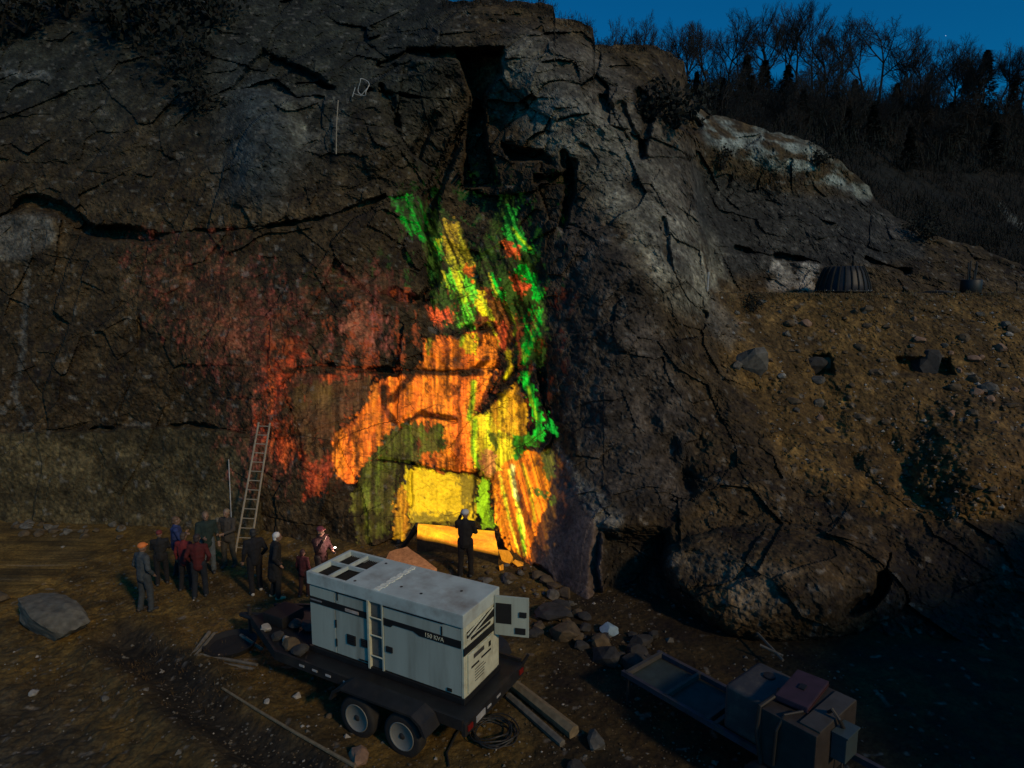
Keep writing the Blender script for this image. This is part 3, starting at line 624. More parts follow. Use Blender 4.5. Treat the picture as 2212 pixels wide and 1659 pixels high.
m_bark = mat('bark', (0.0125, 0.0105, 0.0085), .95, var=.35, scale=14)
m_twig = mat('winter_twigs', (0.0112, 0.0095, 0.0075), .95, var=.3)
m_needle = mat('dark_needles', (0.0055, 0.0090, 0.0055), .9, var=.4)
m_brush = mat('dry_brush', (0.0125, 0.0107, 0.0070), .95, var=.4)
m_leaf = mat('dark_leaves', (0.0070, 0.0090, 0.0050), .9, var=.45)

# ------------------------------------------------------------------ generator
TH = 0.50; L, W_, H_ = 3.72, 1.24, 1.64
gen = empty('generator', (-4.115, 12.363, .80), -TH, 'big white enclosed generator with a black stripe, strapped on the flatbed trailer', 'generator')
MB().box((.03, .05, .0), (L - .04, W_ - .02, 1.40), .01).build('housing', m_white, gen)
MB().box((-.02, -.02, -.06), (L + .02, W_ + .02, .05), .01).build('base_skid', m_black, gen)
def door(x0, x1):
    d = MB().box((x0, .012, .07), (x1, .06, 1.345), .008).build('side_door', m_white, gen)
    return d
d1 = door(.03, .70); d2 = door(.715, 1.55); d3 = door(1.93, 3.66)
MB().box((3.668, .008, .05), (3.72, .07, 1.385), .008).build('corner_post', m_lit_white, gen)
MB().box((3.668, W_ - .06, .05), (3.72, W_, 1.385), .008).build('corner_post', m_lit_white, gen)
for d, xs in ((d2, (.79,)), (d2, (.79,))):
    pass
for z in (.22, .62): MB().box((.705, -.006, z), (.735, .02, z + .16), .004).build('hinge', m_dark, d2)
MB().box((1.30, -.004, .10), (1.54, .02, .125)).build('lifting_slot', m_void, d2)
MB().box((3.36, -.004, .10), (3.46, .02, .16)).build('lifting_slot', m_void, d3)
# louvred panels
def vent(x0, x1, z0, z1, par, n=5):
    v = MB().box((x0, -.004, z0), (x1, .03, z1)).build('vent', m_void, par)
    for k in range(n):
        z = z0 + (k + .5) * (z1 - z0) / n
        MB().box((x0 + .01, -.014, z - .008), (x1 - .01, .0, z + .010)).build('slat', m_dark, v)
vent(1.00, 1.22, .36, .56, d2); vent(1.36, 1.52, .40, .56, d2, 4)
MB().box((1.98, -.012, .47), (2.13, .02, .58), .006).build('door_latch', m_void, d3)
# stripe, name plate, lettering
MB().box((.03, .002, 1.00), (1.55, .02, 1.13)).build('stripe', m_black, gen)
MB().box((.05, -.004, 1.055), (.36, .004, 1.085)).build('pinstripe', mat('stripe_grey', (.2, .2, .2), .6), gen)
MB().box((.98, -.006, 1.03), (1.32, .008, 1.09), .003).build('name_plate', mat('name_plate_paint', (.50, .42, .36), .5, dirt=(.3, .2, .15), dirt_amt=.5), gen)
MB().prism([(1.93, 1.13), (1.93, .985), (2.10, .985), (2.16, 1.04), (2.62, 1.04), (2.76, .985), (3.66, .985), (3.66, 1.13)], .002, .02, 'Y').build('stripe', m_black, gen)
def lettering(txt, size, par, loc, rot, m, ext=.003):
    c = bpy.data.curves.new('lettering', 'FONT'); c.body = txt; c.size = size; c.extrude = ext
    o = bpy.data.objects.new('lettering', c); COL.objects.link(o)
    me = bpy.data.meshes.new_from_object(o.evaluated_get(bpy.context.evaluated_depsgraph_get())); bpy.data.objects.remove(o)
    me.materials.clear(); me.materials.append(m); o = bpy.data.objects.new('lettering', me); COL.objects.link(o)
    o.parent = par; o.location = loc; o.rotation_euler = rot; return o
lettering('150 KVA', .115, gen, (2.88, -.003, 1.018), (math.pi / 2, 0, 0), m_lit_white)
# gutters above the doors
for x0, x1 in ((.74, 1.57), (1.92, 3.30)):
    MB().box((x0, .0, 1.352), (x1, .04, 1.378)).build('gutter', m_void, gen)
MB().box((.76, .004, 1.20), (.79, .03, 1.35)).build('handle', m_dark, d2); MB().box((3.24, .004, 1.14), (3.27, .03, 1.30)).build('handle', m_dark, d3)
# climbing recess
MB().box((1.60, .035, .05), (1.90, .07, 1.36)).build('recess', mat('recess_grey', (.09, .10, .095), .7), gen)
MB().box((1.555, -.035, .02), (1.605, .05, 1.40), .006).build('ladder_post', m_lit_white, gen)
MB().box((1.885, -.012, .02), (1.922, .05, 1.40), .006).build('ladder_post', m_white, gen)
for z in (.30, .72, 1.08): MB().tube([(1.60, -.01, z), (1.89, -.01, z)], .014).build('rung', m_lit_white, gen)
# roof
rf = MB().box((.98, -.015, 1.385), (L + .012, W_ + .015, H_), .022)
rf.box((-.012, -.015, 1.385), (.06, W_ + .015, H_), .012); rf.box((.06, -.015, 1.385), (.99, .05, H_), .012); rf.box((.06, W_ - .05, 1.385), (.99, W_ + .015, H_), .012)
roof = rf.build('roof', m_roof, gen)
MB().box((.05, .04, 1.385), (.99, W_ - .04, 1.45)).build('grille_floor', m_void, roof)
MB().box((.06, .59, 1.56), (.99, .64, H_ - .004)).build('grille_bar', m_roof, roof)
MB().box((.50, .05, 1.555), (.545, W_ - .05, H_ - .006)).build('grille_bar', m_roof, roof)
for k in range(18):
    x = .09 + k * .05
    if abs(x - .52) > .03: MB().box((x, .05, 1.52), (x + .008, W_ - .05, 1.545)).build('grille_wire', m_dark, roof)
MB().lathe([(.11, 1.46), (.11, 1.53), (.09, 1.535)], 'Z', 20, (.30, .36, 0)).build('exhaust_cap', m_black, roof)
wb = MB()
for k in range(26):
    y = .02 + k * .046 + random.uniform(-.01, .01); wb.box((1.72 + random.uniform(-.03, .02), y, H_ - .002), (1.81 + random.uniform(-.02, .04), y + random.uniform(.03, .06), H_ + random.uniform(.006, .02)), .004)
wb.build('seam_cover', mat('chalky_sealant', (.80, .80, .66), .8, var=.25, scale=14), roof)
for x, y in ((1.15, .12), (1.15, 1.05), (2.1, .35), (2.6, .3), (3.2, .75)): MB().lathe([(.028, H_ - .002), (.028, H_ + .006)], 'Z', 10, (x, y, 0)).build('bolt', m_dark, roof)
# control end
MB().box((L - .03, .07, .05), (L + .004, W_ - .07, 1.385)).build('end_panel', m_lit_white, gen)
MB().prism([(.10, 1.10), (1.02, 1.10), (1.02, 1.34), (.10, 1.26)], L - .01, L + .010, 'X').build('end_opening', m_void, gen)
for a, b in (((.10, 1.12), (1.00, 1.33)), ((.10, 1.22), (.70, 1.345))):
    MB().tube([(L + .02, a[0], a[1]), (L + .02, b[0], b[1])], .016, 6).build('brace', m_lit_white, gen)
MB().box((L, .08, 1.04), (L + .016, 1.02, 1.14), .004).build('cross_rail', m_lit_white, gen)
MB().box((L, 1.03, .85), (L + .014, 1.17, 1.36)).build('door_gap', m_void, gen)
MB().box((L + .004, .22, 1.065), (L + .022, .90, 1.12)).build('end_slot', m_void, gen)
MB().box((L, .0, .86), (L + .018, 1.03, 1.00)).build('end_stripe', m_black, gen)
lp = MB().box((L, .10, .10), (L + .045, .95, .84), .02).build('control_panel', m_lit_white, gen)
MB().box((L + .04, .26, .70), (L + .05, .62, .78)).build('panel_label', m_greybox, lp)
MB().box((L + .04, .78, .66), (L + .05, .86, .76)).build('keyhole_plate', m_void, lp)
MB().box((L + .04, .18, .55), (L + .052, .44, .585)).build('panel_slot', m_void, lp); MB().box((L + .04, .52, .57), (L + .052, .86, .605)).build('panel_slot', m_void, lp)
for k in range(5): MB().box((L + .042, .30, .24 + k * .055), (L + .048, .30 + random.uniform(.3, .5), .255 + k * .055)).build('label_line', m_greybox, lp)
od = empty('open_door', (L + .02, 1.05, .78)); od.parent = gen; od.rotation_euler = (0, 0, R(17))
MB().box((0, -.02, 0), (.66, .02, .78), .01).build('door_leaf', m_white, od)
MB().box((.03, -.028, .24), (.33, -.018, .64)).build('window', m_void, od)
MB().box((.48, -.045, .40), (.62, -.018, .50), .006).build('latch', m_black, od); MB().box((.40, -.04, .06), (.60, -.018, .18), .006).build('latch', m_black, od)

# ------------------------------------------------------------------ flatbed trailer under it
tr = empty('flatbed_trailer', (-4.115, 12.363, 0), -TH, 'black tandem axle flatbed trailer carrying the white generator', 'trailer')
MB().prism([(-2.15, .32), (-2.15, .95), (-.75, 1.68), (3.95, 1.68), (3.95, -.42), (-.55, -.42), (-1.2, -.15)], .64, .735).build('deck', m_black, tr)
MB().prism([(-2.17, .30), (-.55, -.45), (3.97, -.45), (3.97, -.40), (-.54, -.40), (-2.13, .36)], .60, .80).build('side_rail', m_dark, tr)
MB().prism([(-2.17, .97), (-.75, 1.71), (3.97, 1.71), (3.97, 1.66), (-.73, 1.66), (-2.13, .92)], .60, .80).build('side_rail', m_dark, tr)
for k in range(7):
    x = -.2 + k * .62
    MB().box((x, -.35, .56), (x + .06, 1.62, .64)).build('cross_member', m_dark, tr)
for x in (.15, .50, .85, 1.30, 1.62):
    MB().box((x, -.462, .68), (x + .13, -.449, .72)).build('reflector', m_reflect, tr)
for sy, y0 in ((-1, -.88), (1, 1.72)):
    pr = [(1.33, .60), (1.42, .78), (1.62, .90), (3.22, .90), (3.42, .78), (3.52, .58), (3.46, .58), (3.36, .75), (3.20, .86), (1.64, .86), (1.46, .75), (1.39, .60)]
    MB().prism(pr, y0, y0 + .42, 'Y').build('fender', m_dark, tr)
for x in (1.93, 2.95):
    MB().tube([(x, -.6, .36), (x, 1.9, .36)], .045).build('axle', m_dark, tr)
    for s, yc in ((-1, -.70), (1, 1.94)):
        wh = empty('wheel', (x, yc, .375)); wh.parent = tr
        MB().lathe([(.25, -.10), (.35, -.115), (.395, -.085), (.40, -.03), (.40, .03), (.395, .085), (.35, .115), (.25, .10)], 'Y', 36, (0, 0, 0), False).build('tyre', m_rubber, wh, True)
        MB().lathe([(.255, -.095), (.265, -.112), (.245, -.116), (.232, -.085), (.222, -.01), (.15, .0), (.10, -.012), (.10, .02), (.255, .09)] if s < 0 else [(.255, -.09), (.10, -.02), (.10, .012), (.15, .0), (.222, .01), (.232, .085), (.245, .116), (.265, .112), (.255, .095)], 'Y', 32).build('rim', m_rim, wh, True)
        yy = -.05 * -s if False else s * .05
        for k in range(5):
            a = k * 2 * math.pi / 5 + .3
            MB().box((-.030, -.012, -.050), (.030, .012, .050), .004, Matrix.Translation((.180 * math.cos(a), s * .004, .180 * math.sin(a))) @ Matrix.Rotation(-a, 4, 'Y')).build('rim_hole', m_void, wh)
        MB().lathe([(.115, 0), (.11, .03), (.07, .05), (.03, .075)] if s > 0 else [(.03, -.075), (.07, -.05), (.11, -.03), (.115, 0)], 'Y', 16, (0, s * .04, 0)).build('hub', m_dark, wh, True)
MB().box((3.95, -.44, .50), (4.03, 1.70, .74), .008).build('rear_beam', m_dark, tr)
MB().box((4.03, -.10, .56), (4.045, .20, .68), .004).build('licence_plate', m_reflect, tr)
for y in (.28, .62): MB().box((4.03, y, .60), (4.04, y + .13, .64)).build('rear_reflector', m_reflect, tr)
for y in (-.38, 1.48): MB().box((4.03, y, .58), (4.06, y + .15, .68), .01).build('tail_light', m_red, tr)
MB().tube([(4.0, 1.66, .70), (4.12, 1.72, .92)], .03).build('stake_post', m_dark, tr)
MB().tube([(-2.1, .5, .60), (-2.9, .62, .50)], .05).tube([(-2.1, .8, .60), (-2.9, .64, .50)], .05).build('tongue', m_dark, tr)
MB().tube([(-2.6, .62, .02), (-2.6, .62, .75)], .04).build('jack', m_dark, tr)
MB().box((-1.75, .30, .735), (-1.15, .92, .98), .02).build('toolbox', m_black, tr)
def on_trailer(x, y, z): return Vector((-4.115 + x * math.cos(TH) + y * math.sin(TH), 12.363 - x * math.sin(TH) + y * math.cos(TH), z))

# ------------------------------------------------------------------ stones
def rock_mesh(name, size, seed, m, sub=3, planes=14, rough=.05):
    r = np.random.default_rng(seed); bm = bmesh.new(); bmesh.ops.create_icosphere(bm, subdivisions=sub, radius=1)
    V = np.array([v.co[:] for v in bm.verts])
    for _ in range(planes):
        n = r.normal(size=3); n /= np.linalg.norm(n); k = r.uniform(.5, .85); d = V @ n
        V = V - np.outer(np.maximum(d - k, 0), n)
    V = V * (1 + (rough + .09) * fbm(V * np.array([1, 1, 2.2]) + seed, 2.2, 4, seed, .6))[:, None] * np.array(size) * .5 / .72
    for v, c in zip(bm.verts, V): v.co = c
    me = bpy.data.meshes.new(name); bm.to_mesh(me); bm.free(); me.materials.append(m); return me
def add_rock(name, loc, size, seed, m, label, group=None, rz=0.0, tilt=(0, 0), cat='rock', sub=2, me=None):
    me = me or rock_mesh(name, size, seed, m, sub)
    o = bpy.data.objects.new(name, me); COL.objects.link(o); o.location = tuple(loc); o.rotation_euler = (tilt[0], tilt[1], rz)
    return tag(o, label, cat, group)
b0 = GG(98, 1378); add_rock('boulder', b0 + Vector((-.1, .35, .22)), (2.1, .95, .85), 5, mat('boulder_stone', (.12, .108, .08), .9, var=.5, scale=5, bump=1.0, dirt=(.06, .05, .035), dirt_amt=.6), 'long pale grey boulder lying alone on the brown floor at the left edge', rz=-.42, tilt=(R(-10), R(6)), sub=4)
b0 = GG(5, 1305); add_rock('boulder', b0 + Vector((-.25, .1, .1)), (.6, .5, .4), 8, m_brownstone, 'small brown rock half cut off by the left edge above the long boulder')
for i, (px, py, s, m, lab) in enumerate([
    (641, 1507, .14, m_palestone, 'white stone on the bare earth between the long pole and the trailer wheels'),
    (577, 1518, .10, m_palestone, 'small white stone close above the long pole'),
    (775, 1640, .30, m_pinkstone, 'pinkish stone at the lower end of the long pole'),
    (1317, 1362, .0, m_palestone, ''),
    (136, 1183, .10, m_palestone, 'lone white stone on the earth below the left wall'),
    (75, 1500, .16, m_palestone, 'flat pale stone in the gravel near the left edge'),
    (227, 1513, .13, m_stone, 'pale stone lying in gravel left of the painted shadow band'),
    (712, 1548, .12, m_brownstone, 'small brown stone beside the trailer wheel and the pole'),
    (1285, 1608, .34, m_stone, 'grey block alone on the dark ground right of the cable coil'),
    (1240, 1660, .22, m_darkstone, 'dark stone at the bottom edge right of the cable coil')]):
    if s: add_rock('stone', GG(px, py) + Vector((0, 0, s * .2)), (s * 1.3, s, s * .8), 40 + i, m, lab, rz=i)
# rubble at the foot of the dark hollow
grp = 'rubble under the dark hollow'
rr = random.Random(3)
for i in range(34):
    px = rr.uniform(1150, 1420); py = 1300 + (px - 1150) * .28 + rr.uniform(-10, 90)
    s = rr.choice((.12, .18, .25, .25, .38, .55)); m = rr.choice((m_darkstone, m_darkstone, m_brownstone, m_darkstone))
    add_rock('rubble_stone', GG(px, py) + Vector((0, 0, s * .25)), (s * rr.uniform(1, 1.5), s, s * .75), 100 + i, m, 'broken angular stone in the rubble between the generator and the dark hollow', grp, rr.uniform(0, 6))
grp = 'rubble at the foot of the glowing wall'
for i in range(26):
    px = rr.uniform(1040, 1260); py = 1215 + max(0, px - 1130) * .75 + rr.uniform(5, 60)
    s = rr.choice((.10, .14, .2, .3)); m = rr.choice((m_brownstone, m_stone, m_brownstone))
    add_rock('rubble_stone', GG(px, py) + Vector((0, 0, s * .25)), (s * rr.uniform(1, 1.5), s, s * .75), 140 + i, m, 'brown broken stone at the foot of the glowing wall', grp, rr.uniform(0, 6))
for i in range(30):
    px = rr.uniform(20, 300); py = rr.uniform(1128, 1165)
    s = rr.choice((.12, .18, .25)); m = rr.choice((m_brownstone, m_stone))
    add_rock('rubble_stone', GG(px, py) + Vector((0, 0, s * .2)), (s * rr.uniform(1, 1.5), s, s * .7), 180 + i, m, 'small rock fallen along the foot of the left wall', 'rocks fallen along the left wall', rr.uniform(0, 6))
# stones scattered on the deck of the trailer
for i, (x, y, s, m) in enumerate([(-1.45, .10, .2, m_palestone), (-.95, .0, .22, m_darkstone), (-.72, .02, .16, m_palestone), (-.45, -.12, .26, m_brownstone), (-.1, -.2, .26, m_darkstone), (-1.0, .5, .25, m_darkstone), (-.6, .6, .3, m_darkstone)]):
    add_rock('rock_lump', on_trailer(x, y, .735 + s * .28), (s * 1.2, s, s * .8), 220 + i, m, 'lump of ore on the black trailer deck, %s from its front end' % ('first', 'third', 'fourth', 'sixth', 'last', 'second', 'fifth')[i], 'ore lumps on the trailer deck', i)
# embankment rocks
def slope_rock(px, py, s, m, seed, label, group=None):
    return add_rock('slope_rock', cliff_at(px, py) - Vector((0, .1 * s, 0)), (s * 1.25, s, s * .85), seed, m, label, group, seed * .7)
slope_rock(1620, 777, .95, m_stone, 301, 'tilted slab of rock with a pale top edge at the left of the ochre slope')
slope_rock(1762, 788, .75, m_darkstone, 302, 'dark angular block in the middle of the ochre slope')
slope_rock(1790, 786, .5, m_pinkstone, 303, 'pale faced block resting against the dark angular block')
slope_rock(1990, 785, 1.0, m_darkstone, 304, 'wide dark slab half buried in the ochre slope')
slope_rock(1690, 812, .22, m_palestone, 305, 'small white stone left of the dark angular block')
slope_rock(2178, 722, .2, m_palestone, 306, 'small white stone high on the right of the slope')
slope_rock(2130, 838, .5, m_stone, 307, 'pale stone on top of the rounded boss of rock')
for i in range(70):
    px = rr.uniform(1570, 2205); py = rr.uniform(650, 930)
    slope_rock(px, py, rr.choice((.14, .18, .24, .32)), rr.choice((m_stone, m_brownstone, m_brownstone, m_pinkstone)), 320 + i, 'small angular rock half buried in the ochre slope', 'rocks on the ochre slope')
# gravel that nobody could count
def scatter(name, pts, sizes, m, seed):
    r = np.random.default_rng(seed); base = np.array([(1,0,0),(-1,0,0),(0,1,0),(0,-1,0),(0,0,1),(0,0,-1)], float)
    fc = np.array([(0,2,4),(2,1,4),(1,3,4),(3,0,4),(2,0,5),(1,2,5),(3,1,5),(0,3,5)])
    n = len(pts); V = base[None] * r.uniform(.5, 1.2, (n, 6, 1)) * sizes[:, None, None] * np.array([1, 1, .7])
    a = r.uniform(0, 6.3, n); c, s_ = np.cos(a)[:, None], np.sin(a)[:, None]
    V = np.stack([V[..., 0] * c - V[..., 1] * s_, V[..., 0] * s_ + V[..., 1] * c, V[..., 2]], -1) + pts[:, None]
    Fc = (fc[None] + np.arange(n)[:, None, None] * 6).reshape(-1, 3)
    me = bpy.data.meshes.new(name); me.from_pydata(V.reshape(-1, 3).tolist(), [], Fc.tolist()); me.materials.append(m)
    o = bpy.data.objects.new(name, me); COL.objects.link(o); tag(o, kind='stuff'); return o
sel = np.argwhere((soil > .6)); sel = sel[rng.choice(len(sel), 2600)]
scatter('gravel', P[sel[:, 0], sel[:, 1]], rng.gamma(2, .016, 2600) + .015, m_brownstone, 1)
sel = np.argwhere((soil > .6)); sel = sel[rng.choice(len(sel), 420)]
scatter('gravel', P[sel[:, 0], sel[:, 1]], rng.gamma(2, .014, 420) + .015, m_palestone, 2)
gx = rng.uniform(-12.5, 8, 5200); gy = rng.uniform(9, 20, 5200); keep = rng.uniform(size=5200) < np.where((gx + (gy - 10) * .9 < -3.5) & (gy < 13), 1, .35); gx, gy = gx[keep], gy[keep]
scatter('gravel', np.stack([gx, gy, ground_z(gx, gy) + .01], -1), rng.gamma(2, .010, len(gx)) + .008, m_stone, 3)
gx = rng.uniform(-12.5, 3, 420); gy = rng.uniform(9, 19, 420)
scatter('gravel', np.stack([gx, gy, ground_z(gx, gy) + .01], -1)[:170], rng.gamma(2, .011, 170) + .008, m_palestone, 4)

gx = rng.uniform(-12.5, 3.5, 9000); gy = rng.uniform(9.2, 20, 9000)
scatter('gravel', np.stack([gx, gy, ground_z(gx, gy) + .005], -1), rng.gamma(2, .006, 9000) + .006, m_brownstone, 9)
# fluorescent slab, and rubble added to glow, in front of the wall
def glow_block(name, pts, colf, label, seed):
    bm = bmesh.new(); vs = [bm.verts.new(p) for p in pts]; bmesh.ops.convex_hull(bm, input=vs)
    bmesh.ops.subdivide_edges(bm, edges=bm.edges[:], cuts=7, use_grid_fill=True); bmesh.ops.triangulate(bm, faces=bm.faces[:])
    V = np.array([v.co[:] for v in bm.verts]); V2 = V + .03 * np.stack([fbm(V, 3, 3, seed + k) for k in range(3)], -1)
    for v, c in zip(bm.verts, V2): v.co = c
    me = bpy.data.meshes.new(name); bm.to_mesh(me); bm.free(); me.materials.append(M_FLUOR)
    n = len(me.vertices); a = me.attributes.new('fluor', 'FLOAT_COLOR', 'POINT'); a.data.foreach_set('color', np.c_[colf(V), np.ones(n)].reshape(-1).astype(np.float32))
    t = me.attributes.new('tint', 'FLOAT_COLOR', 'POINT'); t.data.foreach_set('color', np.tile([.05, .04, .025, 1], n).astype(np.float32))
    o = bpy.data.objects.new(name, me); COL.objects.link(o); return tag(o, label, 'rock')
zt, zf, zb = 1.05, .72, .1
A_ = [G(903, 1131, zt), G(1068, 1147, zt), G(1076, 1196, zf), G(990, 1174, zf), G(900, 1159, zf)]
B_ = [p * np.array([1, 1, 0]) + np.array([0, .15, zb]) for p in A_]
def slabcol(V):
    s_ = sstep(zf - .05, zf + .10, V[:, 2]); st = .5 + .5 * vnoise(np.stack([V[:, 0] * .7 + V[:, 2] * 3, V[:, 1] * 5, V[:, 2] * 7], -1), 1.5, 7)
    return (np.array(ORG) * (1 - st[:, None]) + np.array(YEL) * st[:, None]) * (s_ * (1.0 + .6 * st))[:, None]
glow_block('rock_slab', A_ + B_, slabcol, 'bright orange glowing slab of rock lying in front of the yellow panel', 11)
A_ = [G(842, 1192, .95), G(880, 1180, 1.0), G(945, 1228, .75), G(905, 1240, .7), G(830, 1215, .7)]
B_ = [p * np.array([1, 1, 0]) + np.array([0, .1, .0]) for p in A_]
glow_block('rock_slab', A_ + B_, lambda V: np.array([.17, .062, .022]) * np.ones((len(V), 1)), 'dull orange slab of rock showing behind the roof of the generator', 17)  # orange light on this plain rock is painted as faint emission
for i, (px, py, s) in enumerate([(1094, 1212, .42), (1118, 1226, .28), (1085, 1232, .2)]):  # glowing lumps added where orange light falls on the floor
    c = np.array(GG(px, py)) + np.array([0, 0, .1]); r_ = np.random.default_rng(i)
    glow_block('rock_lump', [c + r_.uniform(-s, s, 3) * np.array([.6, .5, .55]) for _ in range(9)], lambda V: np.array([.8, .27, .01]) * .55 * np.ones((len(V), 1)), ('largest orange lump added to glow at the foot of the striped fan', 'middle sized orange lump added just right of the largest glowing lump', 'smallest orange lump added below the largest glowing lump')[i], 60 + i)
# dark stake leaning at the left of the slab
p0, p1 = GG(868, 1184), Vector(G(902, 1134, 1.0)); pl = MB().tube([p0, (p0 + p1) / 2 + Vector((.03, 0, .02)), p1], .07, 7, r2=.10).build('leaning_post', m_dark); tag(pl, 'short dark post leaning against the left end of the glowing slab', 'post')

# ------------------------------------------------------------------ ladder, pole, small gear
base, topp = GG(524, 1196), Vector(at_y(571, 913, 20.75)); ax = (topp - base); Ll = ax.length; az = ax.normalized()
lad = empty('ladder', base, 0, 'long pale wooden ladder leaning on the left rock wall behind the visitors', 'ladder')
sx_ = Vector((1, 0, 0)); sx_ = (sx_ - az * sx_.dot(az)).normalized(); wl = .21
for s in (-1, 1):
    MB().tube([sx_ * s * wl * 1.08, az * Ll + sx_ * s * wl * .88], .032, 6).build('rail', m_lad, lad)
nrg = 14
for k in range(nrg):
    t_ = (k + .6) / nrg; ww = wl * (1.08 - .2 * t_)
    MB().tube([az * Ll * t_ - sx_ * ww, az * Ll * t_ + sx_ * ww], .018, 6).build('rung', m_lad, lad)
p0, p1 = GG(501, 1150), Vector(at_y(494, 992, 20.9)); o = MB().tube([p0, p1], .018, 6).build('drill_rod', m_reflect); tag(o, 'thin pale rod standing against the wall left of the ladder', 'rod')
pole_pts = [GG(480, 1490), GG(560, 1540), GG(640, 1588), GG(700, 1622), GG(768, 1660)]
o = MB().tube([p + Vector((0, 0, .04)) for p in pole_pts], .024, 7, r2=.034).build('pole', m_wood); tag(o, 'long thin wooden pole lying on the earth in front of the trailer', 'pole')
# broken frame with a dark tray
fr = empty('wooden_frame', GG(485, 1405), 0, 'broken wooden frame holding a dark tray on the ground left of the trailer', 'wooden frame')
b_ = fr.location
def rel(px, py, z): return Vector(G(px, py, b_.z + z)) - b_
MB().tube([rel(412, 1420, .05), rel(452, 1366, .12)], .05, 6).build('plank', m_greywood, fr); MB().tube([rel(422, 1416, .10), rel(463, 1368, .16)], .035, 6).build('plank', m_greywood, fr)
MB().tube([rel(415, 1424, .05), rel(548, 1446, .05)], .045, 6).build('plank', m_greywood, fr); MB().tube([rel(432, 1414, .09), rel(556, 1436, .09)], .035, 6).build('plank', m_greywood, fr)
MB().tube([rel(520, 1372, .09), rel(566, 1402, .07)], .04, 6).build('plank', m_greywood, fr)
MB().lathe([(.05, .06), (.45, .07), (.56, .15), (.58, .15), (.50, .02)], 'Z', 24, rel(498, 1400, 0)).build('tray', m_void, fr)
# timbers right of the trailer
p0, p1 = GG(1112, 1492), GG(1240, 1592)
o = MB().tube([p0 + Vector((0, 0, .12)), p1 + Vector((0, 0, .09))], .11, 6, r2=.13).build('timber', m_wood); tag(o, 'thick weathered timber lying on dark ground behind the trailer tail', 'timber')
p0, p1 = GG(1098, 1508), GG(1215, 1612)
o = MB().tube([p0 + Vector((0, 0, .05)), p1 + Vector((0, 0, .05))], .07, 6).build('timber', m_greywood); tag(o, 'thinner grey timber lying just in front of the thick weathered one', 'timber')
# cable coil
cc = empty('cable_coil', GG(1065, 1590), 0, 'untidy coil of black cable on the ground behind the trailer tail', 'cable')
for k in range(7):
    r0 = .38 + .05 * math.sin(k * 2.1); c0 = Vector((.06 * math.cos(k * 1.7), .06 * math.sin(k * 1.7), .04 + .02 * k))
    pts = [c0 + Vector((r0 * math.cos(a), r0 * .95 * math.sin(a), .03 * math.sin(a * 3 + k))) for a in np.linspace(0, 2 * math.pi, 25)]
    MB().tube(pts, .014, 5, False).build('cable_loop', m_cable, cc)
pts = [GG(970, 1659), GG(965, 1630), GG(985, 1590), GG(1010, 1560), GG(1040, 1552)]
o = MB().tube([p + Vector((0, 0, .03)) for p in pts], .02, 6).build('cable', m_cable); tag(o, 'black cable running from under the trailer tail to the bottom edge', 'cable')
# pale plastic sheet by the hollow
sh = add_rock('plastic_sheet', GG(1314, 1366) + Vector((0, 0, .1)), (.42, .35, .26), 71, mat('pale_blue_plastic', (.22, .32, .40), .4, var=.2), 'crumpled pale blue plastic sheet in the rubble by the dark hollow', cat='plastic sheet', sub=3)
# poles lying against the dark outcrop
for a, b, lab in (((1600, 1360), (1690, 1450), 'thin old pipe lying in the dark below the outcrop'), ((1640, 1425), (1690, 1440), 'short broken stick lying across the old pipe in the dark')):
    o = MB().tube([GG(*a) + Vector((0, 0, .35)), GG(*b) + Vector((0, 0, .25))], .03, 6).build('pipe', m_greywood); tag(o, lab, 'pipe')

# ------------------------------------------------------------------ frame trailer with boxes, lower right
fa = Vector((2.157, 11.723, 0)); ft = empty('frame_trailer', fa, -.881, 'bare steel frame trailer in the dark lower right corner', 'trailer')
for y in (0, 1.09): MB().box((0, y - .04, .60), (4.6, y + .04, .70), .006).build('rail', mat('dull_blue_steel', (.035, .035, .05), .6, var=.4, dirt=(.12, .08, .04), dirt_amt=.6), ft)
for x in (.06, .98, 1.86, 2.02): MB().box((x, .0, .62), (x + .07, 1.09, .712)).build('cross_bar', m_greybox, ft)
MB().box((.05, .05, .56), (2.1, 1.05, .585)).build('tray_floor', mat('dark_green_sheet', (.03, .045, .042), .7), ft)
for x in (3.1,):
    for y in (-.22, 1.32):
        wh = empty('wheel', (x, y, .33)); wh.parent = ft
        MB().lathe([(.2, -.09), (.32, -.10), (.35, -.05), (.35, .05), (.32, .10), (.2, .09)], 'Y', 28, (0, 0, 0), False).build('tyre', m_rubber, wh, True)
        MB().lathe([(.2, -.085), (.12, -.04), (.12, .04), (.2, .085)], 'Y', 20).build('rim', m_greybox, wh, True)
for y in (.05, 1.04): MB().tube([(.1, y, 0), (.1, y, .62)], .03).build('prop_leg', m_dark, ft)
def on_ft(x, y, z): return fa + Vector((x * math.cos(.881) + y * math.sin(.881), -x * math.sin(.881) + y * math.cos(.881), z))
bx = empty('white_tank', on_ft(2.2, .02, .70), -.881, 'pale grey box shaped tank standing on the steel frame trailer', 'tank')
MB().box((0, 0, .012), (.74, 1.06, .80), .07).build('body', mat('dull_white_plastic', (.045, .045, .047), .6, var=.12, dirt=(.2, .17, .12), dirt_amt=.5), bx, True)
MB().lathe([(.10, .80), (.10, .83), (.03, .84)], 'Z', 18, (.37, .75, 0)).build('cap', m_dark, bx)
pk = empty('compressor_box', on_ft(3.0, -.25, .70), -.881, 'boxy brown machine housing on the steel frame trailer beside the pale tank', 'machine')
MB().box((0, 0, .012), (.86, 1.35, .90), .015).build('body', mat('brown_housing', (.026, .021, .018), .7, var=.3, dirt=(.06, .05, .04), dirt_amt=.6), pk)
MB().box((.55, .10, .90), (.86, 1.30, .93), .006).build('top_edge', m_greybox, pk)
